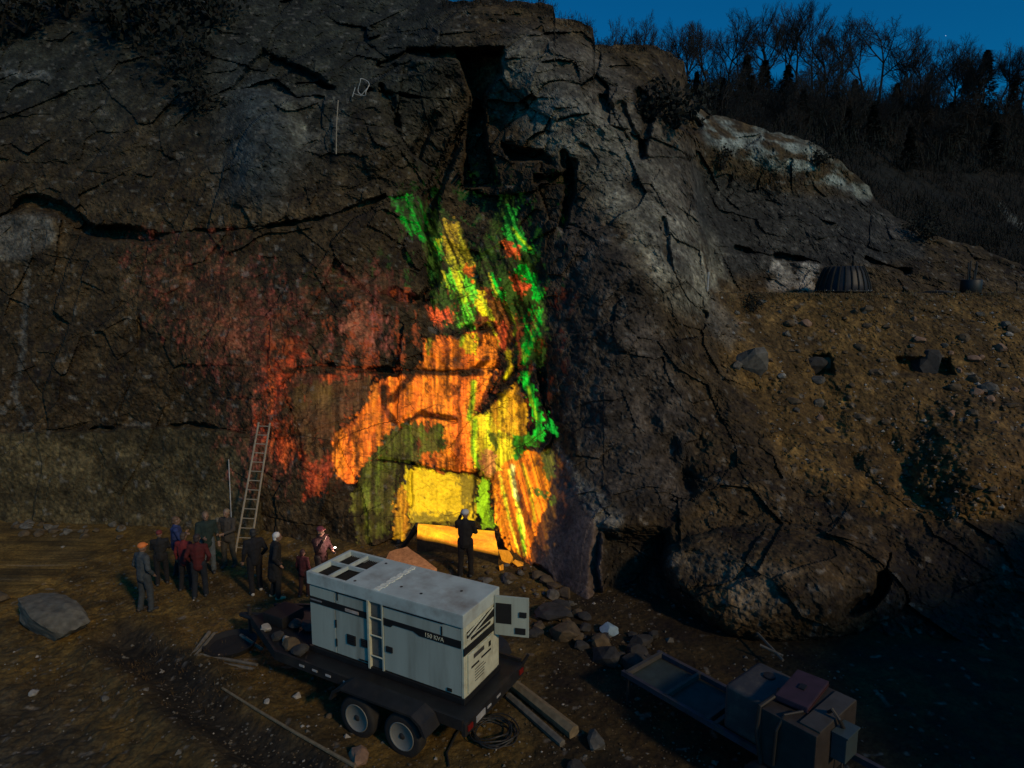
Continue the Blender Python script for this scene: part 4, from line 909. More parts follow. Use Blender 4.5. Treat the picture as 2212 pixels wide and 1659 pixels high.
MB().box((-.01, .12, .25), (.0, .60, .7)).build('side_panel', m_dark, pk)
MB().tube([(.05, -.02, .0), (-.03, -.05, .5), (-.03, 0, .92), (.05, .4, 1.0), (-.05, .62, .93), (-.09, .7, .5)], .035, 8).build('hose', m_cable, pk)
MB().tube([(.25, -.03, .1), (.28, -.05, .7), (.34, .05, .95), (.5, .3, .98)], .025, 8).build('hose', m_cable, pk)
cs = empty('purple_case', on_ft(3.05, .05, 1.635), -.881 + .12, 'faded purple flat case lying on top of the brown machine housing', 'case')
MB().box((0, 0, 0), (.50, .95, .10), .02).build('lid', m_purple, cs); MB().box((-.008, .02, .03), (.508, .93, .06)).build('trim', m_redstrip, cs); MB().box((.2, .4, .10), (.3, .55, .125), .008).build('handle', m_black, cs)
eb = empty('electrical_box', on_ft(3.872, .22, 1.06), -.881, 'light blue grey electrical box fixed to the end of the brown machine housing', 'electrical box')
MB().box((0, 0, 0), (.22, .40, .40), .012).build('body', m_bluegrey, eb); MB().box((-.005, -.012, .40), (.24, .412, .43), .006).build('lid', m_bluegrey, eb)
MB().tube([(.08, .2, .43), (.05, .1, .60), (-.05, .1, .70), (-.15, .2, .56)], .03, 8).build('cable', m_cable, eb)
MB().tube([(.1, .2, 0), (.1, .2, -.75)], .016, 6).build('conduit', m_greybox, eb)
o = MB().lathe([(.34, 0), (.36, .03), (.36, .45), (.355, .47), (.37, .49), (.36, .86), (.33, .88)], 'Z', 28).build('drum', mat('rusty_drum', (.13, .11, .08), .8, var=.4), None, True, on_ft(2.5, 1.62, 0)); tag(o, 'dull rusty drum standing behind the pale tank', 'drum')

# ------------------------------------------------------------------ things on the bench
pb = at_y(1820, 632, 25.4)
hp = empty('steel_hopper', (pb[0], 25.4, 7.86), R(8), 'black ribbed steel hopper standing upside down on the bench', 'hopper')
MB().lathe([(.99, 0), (.99, .14), (1.03, .14), (1.03, .18), (.97, .18), (.90, .50), (.78, .86), (.66, 1.08), (.60, 1.10)], 'Z', 40).build('shell', m_black, hp, True)
for k in range(24):
    a = k * 2 * math.pi / 24
    MB().tube([(.985 * math.cos(a), .985 * math.sin(a), .18), (.915 * math.cos(a), .915 * math.sin(a), .50), (.795 * math.cos(a), .795 * math.sin(a), .86), (.67 * math.cos(a), .67 * math.sin(a), 1.09)], .03, 5).build('rib', mat('hopper_rib', (.014, .015, .014), .9), hp)
    MB().ball((1.02 * math.cos(a + .13), 1.02 * math.sin(a + .13), .19), .02, 1).build('bolt', m_reflect if k % 3 else m_dark, hp)
pb = at_y(2096, 632, 25.4)
dr_ = empty('rod_drum', (pb[0], 25.4, 7.88), 0, 'dark drum holding upright steel rods at the right end of the bench', 'drum')
MB().lathe([(.34, 0), (.36, .02), (.36, .55), (.34, .58)], 'Z', 24).build('barrel', m_black, dr_, True)
for k, (x, y, h) in enumerate([(-.14, 0, 1.25), (-.02, .1, 1.3), (.1, -.05, 1.2), (.16, .1, 1.28), (0, -.12, .95)]): MB().tube([(x * .7, y, .1), (x * 1.3, y, h)], .028, 6).build('rod', m_black, dr_)
pb = at_y(2035, 631, 25.2); add_rock('scrap_heap', (pb[0], 25.2, 7.92), (1.5, .7, .28), 77, m_darkstone, 'low flat heap of dark scrap beside the rod drum', cat='scrap heap')
c_ = cliff_at(1526, 622); o = MB().tube([c_ + Vector((0, -.1, -.1)), c_ + Vector((.02, -.1, .55))], .03, 6).build('stake', m_reflect); tag(o, 'short pale stake at the left end of the bench', 'stake')
# old hole line and wire on the upper wall
a, b = cliff_at(737, 225), cliff_at(733, 338); o = MB().tube([a - Vector((0, .5, 0)), (a + b) / 2 - Vector((0, .55, 0)), b - Vector((0, .4, 0))], .018, 5).build('hanging_rope', m_lad); tag(o, 'thin pale rope hanging down the upper left rock face', 'rope')
c_ = cliff_at(790, 197) - Vector((0, .45, 0)); pts = [c_ + Vector((.18 * math.cos(t_) + .05 * math.sin(3 * t_), .05 * math.sin(2 * t_), .30 * math.sin(t_))) for t_ in np.linspace(0, 2 * math.pi, 30)]
pts += [c_ + Vector((-.1, 0, -.3)), c_ + Vector((-.38, 0, -.22)), c_ + Vector((-.3, 0, .0)), c_ + Vector((-.42, 0, -.34))]
o = MB().tube(pts, .014, 5).build('wire_loop', m_reflect); tag(o, 'pale loop of loose wire on the rock above the hanging rope', 'wire')

# ------------------------------------------------------------------ plants
def tri_mesh(name, V, Fc, m, parent=None, kind=None):
    me = bpy.data.meshes.new(name); me.from_pydata(V, [], Fc); me.materials.append(m)
    o = bpy.data.objects.new(name, me); COL.objects.link(o)
    if parent: o.parent = parent
    if kind: o['kind'] = kind
    return o
class Wood:
    def __init__(s): s.V = []; s.F = []
    def seg(s, a, b, r0, r1, n=4):
        d = (b - a).normalized(); u = d.orthogonal().normalized(); v = d.cross(u); k = len(s.V)
        for p, r in ((a, r0), (b, r1)):
            for i in range(n): s.V.append(tuple(p + (u * math.cos(i * 6.2832 / n) + v * math.sin(i * 6.2832 / n)) * r))
        for i in range(n): s.F.append((k + i, k + (i + 1) % n, k + n + (i + 1) % n, k + n + i))
def bare_tree(seed, h, spread=1.0, round_=False, lean=0.0):
    r = random.Random(seed); tk, tw = Wood(), Wood()
    def grow(p, d, ln, rad, lev):
        n = 3 if lev < 2 else 2
        for k in range(n):
            d = (d + Vector((r.gauss(0, .10), r.gauss(0, .10), .06 if lev else .15)) * (1 + lev * .35)).normalized(); q = p + d * ln / n
            (tk if lev < 2 else tw).seg(p, q, rad * (1 - .25 * k / n), rad * (1 - .25 * (k + 1) / n), 5 if lev < 2 else 3); p = q
            if lev < 5 and (lev > 0 or k > 0):
                for j in range(r.choice((1, 2)) if lev < 3 else 2):
                    a = r.uniform(0, 6.283); sp = (.55 + .3 * r.random()) * spread
                    nd = (d * (1.0 if not round_ else .7) + (d.orthogonal().normalized() * math.cos(a) + d.cross(d.orthogonal().normalized()) * math.sin(a)) * sp).normalized()
                    grow(p, nd, ln * r.uniform(.48, .70), rad * .56, lev + 1)
        if lev < 5: grow(p, d, ln * .6, rad * .6, lev + 1)
    grow(Vector((0, 0, -.3)), Vector((lean, 0, 1)).normalized(), h * .40, h * .012, 0)
    zmax = max(v[2] for v in tk.V + tw.V); k = h / zmax
    return [(x * k, y * k, z * k) for x, y, z in tk.V], tk.F, [(x * k, y * k, z * k) for x, y, z in tw.V], tw.F
protos = []
for sd_, hh, spr, rd, ln in ((1, 9, 1.05, 0, 0), (2, 10, .9, 0, .06), (13, 8, 1.15, 0, -.05), (4, 10, 1.4, 1, 0), (5, 7, 1.2, 0, .1)):
    tv, tf, wv, wf = bare_tree(sd_, hh, spr, rd, ln); print('tree', len(tf), len(wf))
    a = bpy.data.meshes.new('trunk'); a.from_pydata(tv, [], tf); a.materials.append(m_bark); b = bpy.data.meshes.new('crown'); b.from_pydata(wv, [], wf); b.materials.append(m_twig); protos.append((a, b, hh))
def hill_at(px, py):
    j = int(np.argmin(np.abs(hx - px))); i = int(np.clip(round((py - htop[j]) / (640 - htop[j]) * 169), 0, 169)); return Vector(PH[i, j])
def put_tree(k, px, py, topy, label, rz=0.0):
    b = hill_at(px, py); d = b.y; hpx = py - topy; k_h = hpx * d / F * 1.0 / protos[k][2]
    t = empty('bare_tree', b, rz, label, 'tree', 'bare trees on the hill crest' if 'crest' in label and 'below' not in label or 'from' in label else 'bare trees in the dark wood'); t.scale = (k_h * 1.0,) * 3
    for nm, me in (('trunk', protos[k][0]), ('crown', protos[k][1])):
        o = bpy.data.objects.new(nm, me); COL.objects.link(o); o.parent = t
ORD = ['first', 'second', 'third', 'fourth', 'fifth', 'sixth', 'seventh', 'eighth', 'ninth', 'tenth', 'eleventh', 'twelfth', 'thirteenth', 'fourteenth', 'fifteenth', 'sixteenth', 'seventeenth', 'eighteenth', 'nineteenth', 'twentieth', 'twenty-first', 'twenty-second', 'twenty-third', 'twenty-fourth', 'twenty-fifth', 'twenty-sixth', 'twenty-seventh', 'twenty-eighth']
gen_l = None
crest = ([
    (1322, 190, 92, 4, 'low leafless tree just right of the highest rock'), (1352, 193, 60, 0, gen_l), (1383, 196, 48, 2, gen_l), (1420, 197, 66, 4, gen_l), (1448, 200, 74, 1, gen_l), (1482, 205, 52, 0, gen_l), (1512, 205, 66, 2, gen_l), (1536, 210, 56, 1, gen_l),
    (1568, 210, 45, 0, gen_l), (1596, 212, 58, 4, gen_l), (1628, 215, 34, 1, 'tall leafless tree, one of the two tallest, left of the gap in the hill row'), (1664, 215, 44, 0, gen_l), (1692, 215, 26, 2, 'tallest leafless tree on the hill crest'), (1722, 218, 44, 1, gen_l), (1752, 220, 60, 4, gen_l), (1782, 222, 46, 0, gen_l), (1806, 224, 58, 2, gen_l),
    (1900, 228, 44, 3, 'broad round crowned leafless tree standing out above the hill crest'), (1872, 228, 70, 1, gen_l), (1942, 232, 66, 0, gen_l), (1985, 236, 88, 2, gen_l), (2018, 238, 96, 4, 'fan shaped leafless tree right of the round crowned one'), (2058, 240, 118, 0, gen_l), (2095, 242, 128, 4, gen_l), (2150, 246, 112, 1, gen_l), (2176, 246, 104, 2, gen_l), (2204, 250, 98, 3, 'wide leafless tree cut by the right edge of the frame'), (2232, 250, 110, 0, gen_l)])
for i, (px, py, ty, k, lab) in enumerate(sorted(crest)):
    put_tree(k, px, py, ty, lab or 'slender leafless tree, %s from the left along the hill crest' % ORD[i], i * 1.3)
rt = random.Random(5)
for i in range(62):
    px = rt.uniform(1460, 2240); py = rt.uniform(212, 345) + (px - 1460) * .045
    if py > 240 and px < 1560: continue
    put_tree(rt.choice((0, 1, 2, 4, 3)), px, py, py - rt.uniform(95, 150), 'leafless tree inside the dark wood below the hill crest', rt.uniform(0, 6))
def evergreen_mesh(seed, h, rad, n=2200):
    r = np.random.default_rng(seed); t_ = r.uniform(.06, 1, n) ** .8; z = h * t_; a = r.uniform(0, 6.283, n)
    lay = .75 + .25 * np.sin(t_ * 34 + a); rr_ = rad * (1 - t_) * lay * np.sqrt(r.uniform(.15, 1, n)) + .03
    c = np.stack([rr_ * np.cos(a), rr_ * np.sin(a), z - .25 * rr_], -1); s_ = h * .030 * r.uniform(.6, 1.5, n)
    d1_ = np.stack([np.cos(a), np.sin(a), r.uniform(-.5, .1, n)], -1); d2_ = np.stack([-np.sin(a), np.cos(a), r.normal(0, .3, n)], -1)
    V = np.stack([c - d2_ * s_[:, None] * .5, c + d2_ * s_[:, None] * .5, c + d1_ * s_[:, None] * 1.6], 1).reshape(-1, 3)
    me = bpy.data.meshes.new('crown'); me.from_pydata(V.tolist(), [], np.arange(n * 3).reshape(-1, 3).tolist()); me.materials.append(m_needle); return me
ev = [evergreen_mesh(1, 6, 1.9), evergreen_mesh(2, 6, 2.5), evergreen_mesh(3, 6, 1.5)]
trk = bpy.data.meshes.new('trunk'); wq = Wood(); wq.seg(Vector((0, 0, -.3)), Vector((0, 0, 5.6)), .11, .02, 6); trk.from_pydata(wq.V, [], wq.F); trk.materials.append(m_bark)
evl = 'dark conical evergreen in the wood on the hill'
for i, (px, py, ty, k, lab) in enumerate([(1608, 240, 128, 0, evl), (1650, 245, 140, 1, evl), (1500, 236, 165, 0, evl), (1700, 240, 150, 1, evl), (1840, 262, 182, 1, evl), (2118, 255, 126, 0, 'dark pointed evergreen standing alone against the sky near the right edge'), (2085, 262, 160, 1, evl), (2180, 280, 185, 2, evl), (1930, 280, 190, 2, evl), (1990, 280, 190, 0, evl), (1620, 262, 172, 1, evl), (1730, 290, 205, 1, evl), (1880, 330, 240, 0, evl), (2050, 330, 235, 1, evl), (1960, 380, 290, 2, evl), (2140, 360, 268, 0, evl), (1830, 310, 230, 2, evl), (1560, 255, 180, 2, evl)]):
    b = hill_at(px, py); sc_ = (py - ty) * b.y / F / 6.0
    t = empty('evergreen_tree', b, i * 1.7, lab, 'tree', 'evergreens in the hill wood'); t.scale = (sc_ * (1.15 if k else 1), sc_ * 1.1, sc_)
    for nm, me in (('trunk', trk), ('crown', ev[k])):
        o = bpy.data.objects.new(nm, me); COL.objects.link(o); o.parent = t
# undergrowth
def brush(name, pts, hgt, per, m, seed, wdt=.05):
    r = np.random.default_rng(seed); n = len(pts); a = r.uniform(0, 6.283, (n, per)); el = r.uniform(-.2, 1.45, (n, per)); ln = hgt * r.uniform(.25, .75, (n, per))
    d = np.stack([np.cos(a) * np.cos(el), np.sin(a) * np.cos(el), np.sin(el)], -1); sd2 = np.stack([-np.sin(a), np.cos(a), 0 * a], -1)
    b = pts[:, None] + d * 0 + np.abs(r.normal(0, hgt * .3, (n, per, 3))) * np.sign(r.normal(size=(n, per, 3)) * np.array([1, 1, 0]) + np.array([0, 0, 1]))
    V = np.stack([b - sd2 * wdt, b + sd2 * wdt, b + d * ln[..., None] + sd2 * wdt * .3, b + d * ln[..., None] - sd2 * wdt * .3], 2).reshape(-1, 3); k = np.arange(n * per) * 4
    return tri_mesh(name, V.tolist(), np.stack([k, k + 1, k + 2, k + 3], 1).tolist(), m, kind='stuff')
ii = rng.integers(0, 165, 3400); jj = rng.integers(0, 239, 3400); brush('undergrowth', PH[ii, jj], 1.1, 20, m_brush, 5, .018)
ii = (rng.uniform(0, 1, 900) ** 1.8 * 60).astype(int); jj = rng.integers(0, 239, 900); brush('undergrowth', PH[ii, jj], 1.6, 26, m_needle, 6, .025)
# dry weeds on the crest of the rock and on the embankment lip
cols_ = np.where((pxs > 955) & (pxs < 1500))[0]; cc_ = rng.choice(cols_, 260); rows_ = rng.integers(0, 9, 260); brush('dry_weeds', P[rows_, cc_], .35, 9, m_brush, 7, .012)
cols_ = np.where(pxs > 1550)[0]; pw = []
for _ in range(330):
    j = rng.choice(cols_); y_ = 634 + rng.gamma(1, 20); i = int(np.argmin(np.abs(PYg[:, j] - y_))); pw.append(P[i, j])
gx = rng.uniform(-12, -2, 1500); gy = rng.uniform(11.5, 20.8, 1500); kp = fbm(np.stack([gx, gy, 0 * gx], -1), .5, 3, 811) > -.05; gx, gy = gx[kp], gy[kp]
brush('dry_weeds', np.stack([gx, gy, ground_z(gx, gy)], -1), .13, 9, mat('rusty_grass', (.085, .050, .014), .9), 9, .006)
brush('dry_weeds', np.array(pw), .22, 8, mat('straw', (.15, .115, .05), .9), 8, .008)
def shrub(c, sz, label, seed, m=m_leaf, n=420, group='dark shrubs on the upper rock'):
    r = np.random.default_rng(seed); t = empty('shrub', c, 0, label, 'shrub', group)
    k = r.integers(0, 9, n); cen = r.normal(0, .34, (9, 3)) * np.array([1, .7, .8]) * sz; cen[:, 2] += sz * .35
    p = cen[k] + r.normal(0, .17, (n, 3)) * sz; s_ = .075 * sz * r.uniform(.5, 1.4, n); u = r.normal(size=(n, 3)); u /= np.linalg.norm(u, axis=1)[:, None]; v = np.cross(u, r.normal(size=(n, 3))); v /= np.linalg.norm(v, axis=1)[:, None]
    V = np.stack([p - u * s_[:, None], p + v * s_[:, None] * .6, p + u * s_[:, None], p - v * s_[:, None] * .6], 1).reshape(-1, 3); q_ = np.arange(n) * 4
    tri_mesh('foliage', V.tolist(), np.stack([q_, q_ + 1, q_ + 2, q_ + 3], 1).tolist(), m, t)
    w_ = Wood()
    for e in cen: w_.seg(Vector((0, 0, -.2 * sz)), Vector(e), .035 * sz, .012 * sz, 4)
    tri_mesh('stem', w_.V, w_.F, m_bark, t)
for i, (px, py, s_, lab) in enumerate([
    (22, 66, 2.2, 'dark shrub at the left edge of the upper rock'), (75, 62, 1.8, 'dark shrub second from the left edge on the upper rock'), (160, 30, 1.6, 'small dark shrub at the top edge above the left rock face'), (262, 70, 2.0, 'dark shrub left of the hanging evergreen clump on the upper rock'), (330, 75, 2.2, 'widest dark shrub on the ledge of the upper rock'),
    (420, 150, 1.8, 'dark shrub hanging above the left crease of the upper rock'), (436, 215, 1.5, 'dark shrub lowest down the crease in the upper left rock'), (470, 40, 1.6, 'dark shrub beside the pale lichen patch at the top'), (395, 40, 2.0, 'dark shrub at the top edge left of the pale lichen patch'), (1758, 352, .9, 'small dark cedar on the pale rock slope'), (1455, 265, 1.6, 'dark bush in the cleft behind the high buttress'), (1410, 245, 1.2, 'smaller dark bush left of the one in the cleft'), (1560, 360, .8, 'low bush under the pale rock slope'), (1990, 510, 1.0, 'low bush on the edge of the right rock slope'), (1625, 668, .5, 'small dark bush at the top of the ochre slope')]):
    shrub(cliff_at(px, py) - Vector((0, .3 * s_, 0)), s_, lab, 500 + i)

# ------------------------------------------------------------------ people
def capsule(bm, a, b, ra, rb, n=10):
    a, b = Vector(a), Vector(b)
    for c, r in ((a, ra), (b, rb)): bmesh.ops.create_icosphere(bm, subdivisions=2, radius=r, matrix=Matrix.Translation(c))
    d = b - a
    if d.length < 1e-4: return
    bmesh.ops.create_cone(bm, cap_ends=True, segments=n, radius1=ra, radius2=rb, depth=d.length, matrix=Matrix.Translation((a + b) / 2) @ d.to_track_quat('Z', 'Y').to_matrix().to_4x4())
def blob(name, parts, m, parent, voxel=.014, wrinkle=0.0, seed=0):
    bm = bmesh.new()
    for p in parts:
        if p[0] == 'ball': bmesh.ops.create_icosphere(bm, subdivisions=3, radius=1, matrix=Matrix.Translation(Vector(p[1])) @ Matrix.Diagonal((*p[2], 1)))
        else: capsule(bm, *p)
    me = bpy.data.meshes.new(name); bm.to_mesh(me); bm.free(); o = bpy.data.objects.new(name, me); COL.objects.link(o)
    md = o.modifiers.new('r', 'REMESH'); md.mode = 'VOXEL'; md.voxel_size = voxel; s_ = o.modifiers.new('s', 'SMOOTH'); s_.iterations = 3; s_.factor = .5
    bpy.context.view_layer.update()
    me2 = bpy.data.meshes.new_from_object(o.evaluated_get(bpy.context.evaluated_depsgraph_get())); bpy.data.objects.remove(o)
    if wrinkle:
        n = len(me2.vertices); c = np.empty(n * 3); me2.vertices.foreach_get('co', c); c = c.reshape(-1, 3); nn = np.empty(n * 3); me2.vertices.foreach_get('normal', nn); nn = nn.reshape(-1, 3)
        c = c + nn * (wrinkle * fbm(c * np.array([1, 1, 2.2]) + seed, 9, 2, seed))[:, None]; me2.vertices.foreach_set('co', c.reshape(-1)); me2.update()
    me2.name = name; me2.materials.clear(); me2.materials.append(m); me2.polygons.foreach_set('use_smooth', [True] * len(me2.polygons))
    o = bpy.data.objects.new(name, me2); COL.objects.link(o); o.parent = parent; return o
m_skin = mat('skin', (.22, .13, .085), .6, var=.08); m_eye = mat('eye', (.03, .025, .02), .3); m_lip = mat('lips', (.28, .10, .08), .6)
ARMS = {  # elbow, wrist, hand direction for the right side (x > 0); person faces -y
 'down': ((.25, .02, 1.16), (.27, -.06, .92)), 'pocket': ((.29, .05, 1.17), (.21, -.10, .98)), 'folded': ((.25, -.08, 1.17), (-.04, -.23, 1.23)),
 'front': ((.24, -.08, 1.17), (.10, -.32, 1.14)), 'lift': ((.27, -.16, 1.25), (.20, -.30, 1.50)), 'head': ((.34, -.10, 1.48), (.14, -.12, 1.72)), 'point': ((.30, -.25, 1.38), (.32, -.52, 1.42))}
def person(px, py, h, rz, label, coat, legs, hair=(.06, .04, .03), arms=('down', 'down'), cap=None, shoes=(.03, .03, .03), stride=.06, long_coat=False, bend=0.0, seed=0):
    loc = GG(px, py); loc.z -= .01
    t = empty('person', loc, rz, label, 'person', 'visitors in the quarry'); k = h / 1.75; t.scale = (k, k, k)
    def B(p):   # bend the upper body forward about the hips
        p = Vector(p)
        if p.z > .95 and bend: v = p - Vector((0, 0, .95)); p = Vector((v.x, v.y * math.cos(bend) - v.z * math.sin(bend), .95 + v.z * math.cos(bend) + v.y * math.sin(bend)))
        return p
    hip = [Vector((s * .10, 0, .92)) for s in (-1, 1)]; knee = [Vector((s * .115, -.03 + s * stride * .5, .50)) for s in (-1, 1)]; ank = [Vector((s * .125, .02 + s * stride, .09)) for s in (-1, 1)]
    sh_ = [Vector((s * .185, .01, 1.42)) for s in (-1, 1)]
    body = []; tops = []; trou = []; shs = []
    for i, s in enumerate((-1, 1)):
        body += [(hip[i], knee[i], .082, .056), (knee[i], ank[i], .054, .036), (ank[i] + Vector((0, .03, -.05)), ank[i] + Vector((0, -.13, -.055)), .036, .03)]
        trou += [(hip[i] + Vector((0, 0, .04)), knee[i], .105, .078), (knee[i], ank[i] + Vector((0, 0, .0)), .076, .066)]
        shs += [(ank[i] + Vector((0, .04, -.035)), ank[i] + Vector((0, -.15, -.045)), .05, .044)]
        e, w_ = ARMS[arms[i]]; e = Vector((e[0] * s, e[1], e[2])); w_ = Vector((w_[0] * s, w_[1], w_[2])); e, w_, so_ = B(e), B(w_), B(sh_[i])
        body += [(so_, e, .050, .040), (e, w_, .038, .027)]; tops += [(so_, e, .072, .058), (e, w_ + (e - w_) * .08, .056, .046)]
        d = (w_ - e).normalized(); sd_v = d.cross(Vector((0, -1, 0))); sd_v = (sd_v if sd_v.length > .1 else d.cross(Vector((0, 0, 1)))).normalized(); curl = sd_v.cross(d).normalized() * .35
        pc = w_ + d * .055; body += [(w_, w_ + d * .085, .028, .036)]
        for f_i, (off, fl) in enumerate(((-.030, .060), (-.010, .072), (.011, .068), (.030, .052))):
            k0 = pc + d * .03 + sd_v * off; k1 = k0 + (d + curl * .4).normalized() * fl * .6; k2 = k1 + (d + curl * 1.6).normalized() * fl * .55; body += [(k0, k1, .0115, .0105), (k1, k2, .0105, .009)]
        th0 = w_ + d * .02 - sd_v * .025; body += [(th0, th0 + (d * .6 - sd_v * .8).normalized() * .055, .014, .011)]
    body += [(B((0, 0, .95)), B((0, 0, 1.15)), .125, .115), (B((0, 0, 1.15)), B((0, .0, 1.36)), .125, .13), (B(sh_[0]), B(sh_[1]), .06, .06), (B((0, .01, 1.42)), B((0, -.005, 1.54)), .055, .052)]
    hc = B((0, -.02, 1.635)); Mh = lambda x, y, z: hc + Vector((x, y, z))
    body += [('ball', Mh(0, 0, .01), (.076, .096, .108)), ('ball', Mh(0, -.03, -.06), (.056, .062, .055)), (Mh(0, -.095, .005), Mh(0, -.112, -.028), .011, .016), ('ball', Mh(-.078, .0, -.005), (.012, .022, .032)), ('ball', Mh(.078, .0, -.005), (.012, .022, .032)), (Mh(-.04, -.083, .025), Mh(.04, -.083, .025), .012, .012)]
    blob('body', body, m_skin, t, .0125)
    tops += [(B((0, 0, 1.1)), B((0, .005, 1.38)), .150, .140)]
    tops += [(B((0, 0, .90 if not long_coat else .62)), B((0, .0, 1.15)), .158 if not long_coat else .19, .150), (B((-.05, 0, 1.15)), B((-.08, .0, 1.38)), .135, .115), (B((.05, 0, 1.15)), B((.08, .0, 1.38)), .135, .115), (B(sh_[0]), B(sh_[1]), .082, .082), (B((0, .01, 1.44)), B((0, .012, 1.50)), .075, .068)]
    cm = mat('coat_%02d' % seed, tuple(c * .4 for c in coat), .85, var=.25, scale=9); jk = blob('jacket', tops, cm, t, .017, .010, seed)
    trou += [((-.04, 0, .94), (.04, 0, .94), .125, .125)]; blob('trousers', trou, mat('trousers_%02d' % seed, tuple(c * .35 for c in legs), .9, var=.25, scale=9), t, .017, .009, seed + 5)
    for q_ in shs: blob('shoe', [q_], mat('shoes_%02d' % seed, shoes, .6), t, .014)
    if cap:
        blob('cap', [('ball', Mh(0, .005, .055), (.092, .110, .078)), (Mh(-.05, -.10, .055), Mh(.05, -.10, .055), .022, .022)], mat('cap_%02d' % seed, cap, .7), t, .012)
    else:
        blob('hair', [('ball', Mh(0, .022, .045), (.087, .098, .088)), ('ball', Mh(0, .06, -.02), (.074, .055, .075))], mat('hair_%02d' % seed, hair, .7, var=.3, scale=20), t, .012, .006, seed)
    for s in (-1, 1):
        MB().ball(Mh(s * .031, -.088, .008), .0105, 1).build('eye', m_eye, t)
    MB().ball(Mh(0, -.086, -.058), (.022, .010, .007), 1).build('mouth', m_lip, t)
    return t
person(317, 1320, 1.80, R(150), 'person in grey overalls with an orange knit cap, front left of the group', (.12, .14, .15), (.10, .12, .13), cap=(.75, .20, .04), arms=('pocket', 'pocket'), seed=1)
person(352, 1262, 1.55, R(200), 'person in a black jacket and dark red cap just behind the grey overalls', (.02, .02, .022), (.02, .02, .025), cap=(.16, .025, .02), arms=('folded', 'folded'), seed=2)
person(388, 1246, 1.78, R(120), 'person in a bright blue jacket at the back left of the group', (.05, .09, .30), (.04, .04, .06), hair=(.12, .07, .04), arms=('folded', 'folded'), seed=3)
person(404, 1274, 1.62, R(175), 'person in a bright red jacket standing left of the dark red jacket', (.36, .03, .035), (.02, .02, .025), arms=('pocket', 'down'), seed=4)
person(434, 1290, 1.74, R(190), 'person in a dark red jacket and navy jeans seen from behind', (.17, .012, .012), (.02, .028, .045), hair=(.03, .02, .02), arms=('pocket', 'pocket'), seed=5)
person(452, 1240, 1.86, R(30), 'tall person in a dark green jacket and pale jeans facing the camera', (.025, .06, .05), (.24, .29, .32), hair=(.15, .10, .06), arms=('front', 'down'), seed=6)
person(497, 1224, 1.76, R(-10), 'person in a brown grey jacket by the thin rod left of the ladder', (.12, .10, .08), (.13, .11, .08), hair=(.20, .15, .10), arms=('front', 'front'), seed=7)
person(554, 1280, 1.78, R(215), 'person all in black with white shoes in front of the ladder', (.012, .012, .018), (.012, .012, .018), hair=(.02, .02, .02), arms=('pocket', 'down'), shoes=(.34, .33, .30), stride=.1, seed=8)
person(597, 1292, 1.80, R(115), 'white haired person in a long black coat with pale shoes', (.014, .014, .016), (.02, .02, .02), hair=(.62, .60, .56), arms=('pocket', 'pocket'), shoes=(.25, .22, .14), long_coat=True, bend=.12, seed=9)
p10 = person(697, 1278, 1.82, R(60), 'person with a face lit by the torch in the hands, behind the generator', (.06, .012, .014), (.03, .02, .02), hair=(.05, .03, .025), arms=('lift', 'front'), cap=(.22, .05, .06), seed=10)
person(658, 1288, 1.30, R(160), 'small person in a maroon coat beside the generator roof', (.13, .016, .024), (.05, .015, .02), hair=(.05, .02, .02), seed=11)
person(1006, 1246, 1.92, R(168), 'dark silhouetted person in a white helmet looking up at the glowing wall', (.02, .016, .012), (.022, .016, .012), cap=(.55, .55, .52), arms=('front', 'lift'), seed=12)
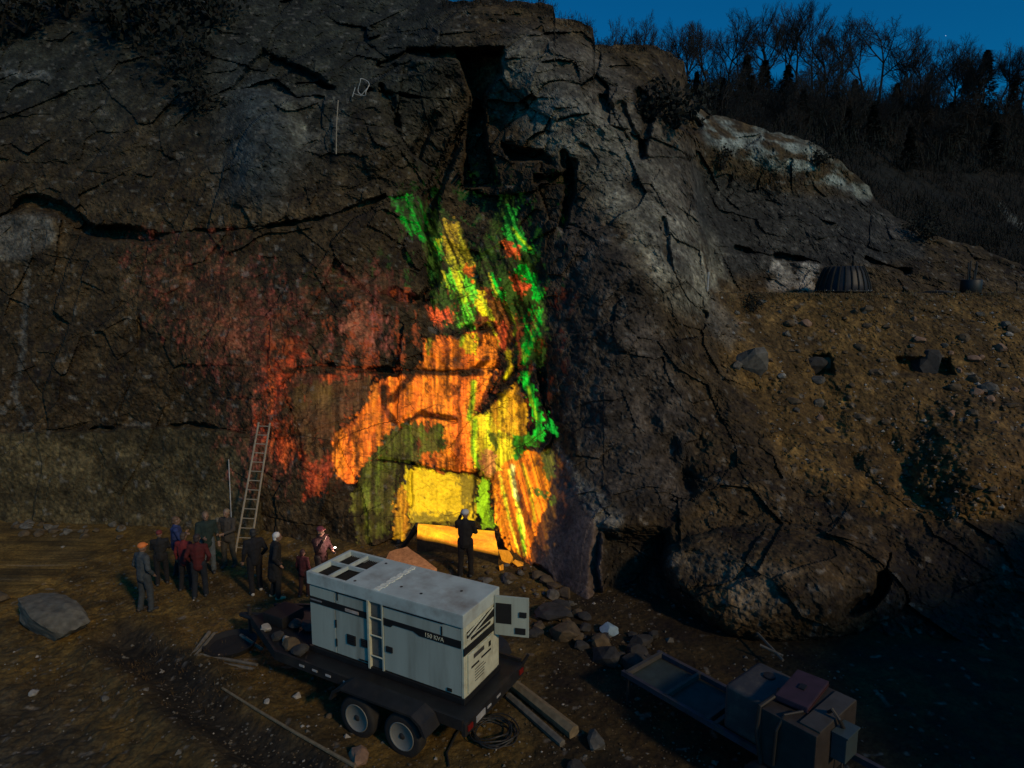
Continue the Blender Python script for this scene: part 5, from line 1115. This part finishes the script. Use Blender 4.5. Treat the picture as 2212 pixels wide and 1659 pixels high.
# torch held by the lit visitor
pl_ = p10.location; fwd = Vector((math.sin(R(60)), -math.cos(R(60)), 0)); rgt = Vector((math.cos(R(60)), math.sin(R(60)), 0))
tc_ = pl_ + fwd * .46 + rgt * .06 + Vector((0, 0, 1.24))
to = empty('torch', tc_, 0, 'lit torch in the hands of the visitor behind the generator', 'torch')
MB().tube([(0, 0, -.10), (0, 0, .03)], .018, 10).build('barrel', m_black, to); MB().lathe([(.02, .03), (.036, .06), (.036, .075)], 'Z', 14).build('head', m_black, to); MB().lathe([(.034, .074), (.02, .082), (.004, .084)], 'Z', 14).build('lens', glow('torch_lens', (1.0, .75, .6), 14), to)
tl = bpy.data.lights.new('torch_light', 'POINT'); tl.energy = 30.0; tl.color = (1.0, .62, .50); tl.shadow_soft_size = .04
tlo = bpy.data.objects.new('torch_light', tl); COL.objects.link(tlo); tlo.location = tc_ + Vector((0, 0, .18)) + rgt * .10 + fwd * .02
# the ultraviolet lamp that makes the ore glow: only its weak violet spill can be seen on plain rock
ul = empty('ultraviolet_lamp', (UV_LAMP[0], UV_LAMP[1], gz(UV_LAMP[0], UV_LAMP[1])), R(-12), 'violet lamp on a small stand on the ground behind the generator', 'lamp')
MB().box((-.25, -.08, 1.38), (.25, .06, 1.60), .015).build('housing', m_black, ul); MB().box((-.22, .06, 1.41), (.22, .07, 1.57)).build('glass', glow('violet_glass', (.25, .06, .9), .8), ul)
for s in (-1, 1): MB().tube([(s * .2, 0, 1.38), (s * .3, .2, .0)], .014).tube([(s * .2, 0, 1.38), (s * .3, -.2, .0)], .014).build('leg', m_dark, ul)
vl = bpy.data.lights.new('violet_light', 'SPOT'); vl.energy = 8; vl.color = (.35, .12, 1.0); vl.spot_size = R(120); vl.spot_blend = .8; vl.shadow_soft_size = .15
vo = bpy.data.objects.new('violet_light', vl); COL.objects.link(vo); vo.location = (UV_LAMP[0], UV_LAMP[1] + .12, gz(UV_LAMP[0], UV_LAMP[1]) + 1.5)
vo.rotation_euler = (Vector((1.6, 16.5, 1.6)) - vo.location).to_track_quat('-Z', 'Y').to_euler()
# evening star
sp = at_y(2043, 77, 900.0); o = MB().ball((0, 0, 0), .38, 2).build('star', glow('starlight', (.75, .88, 1.0), 1.0), None, False, sp); tag(o, 'single white star in the blue sky at the upper right', 'star')
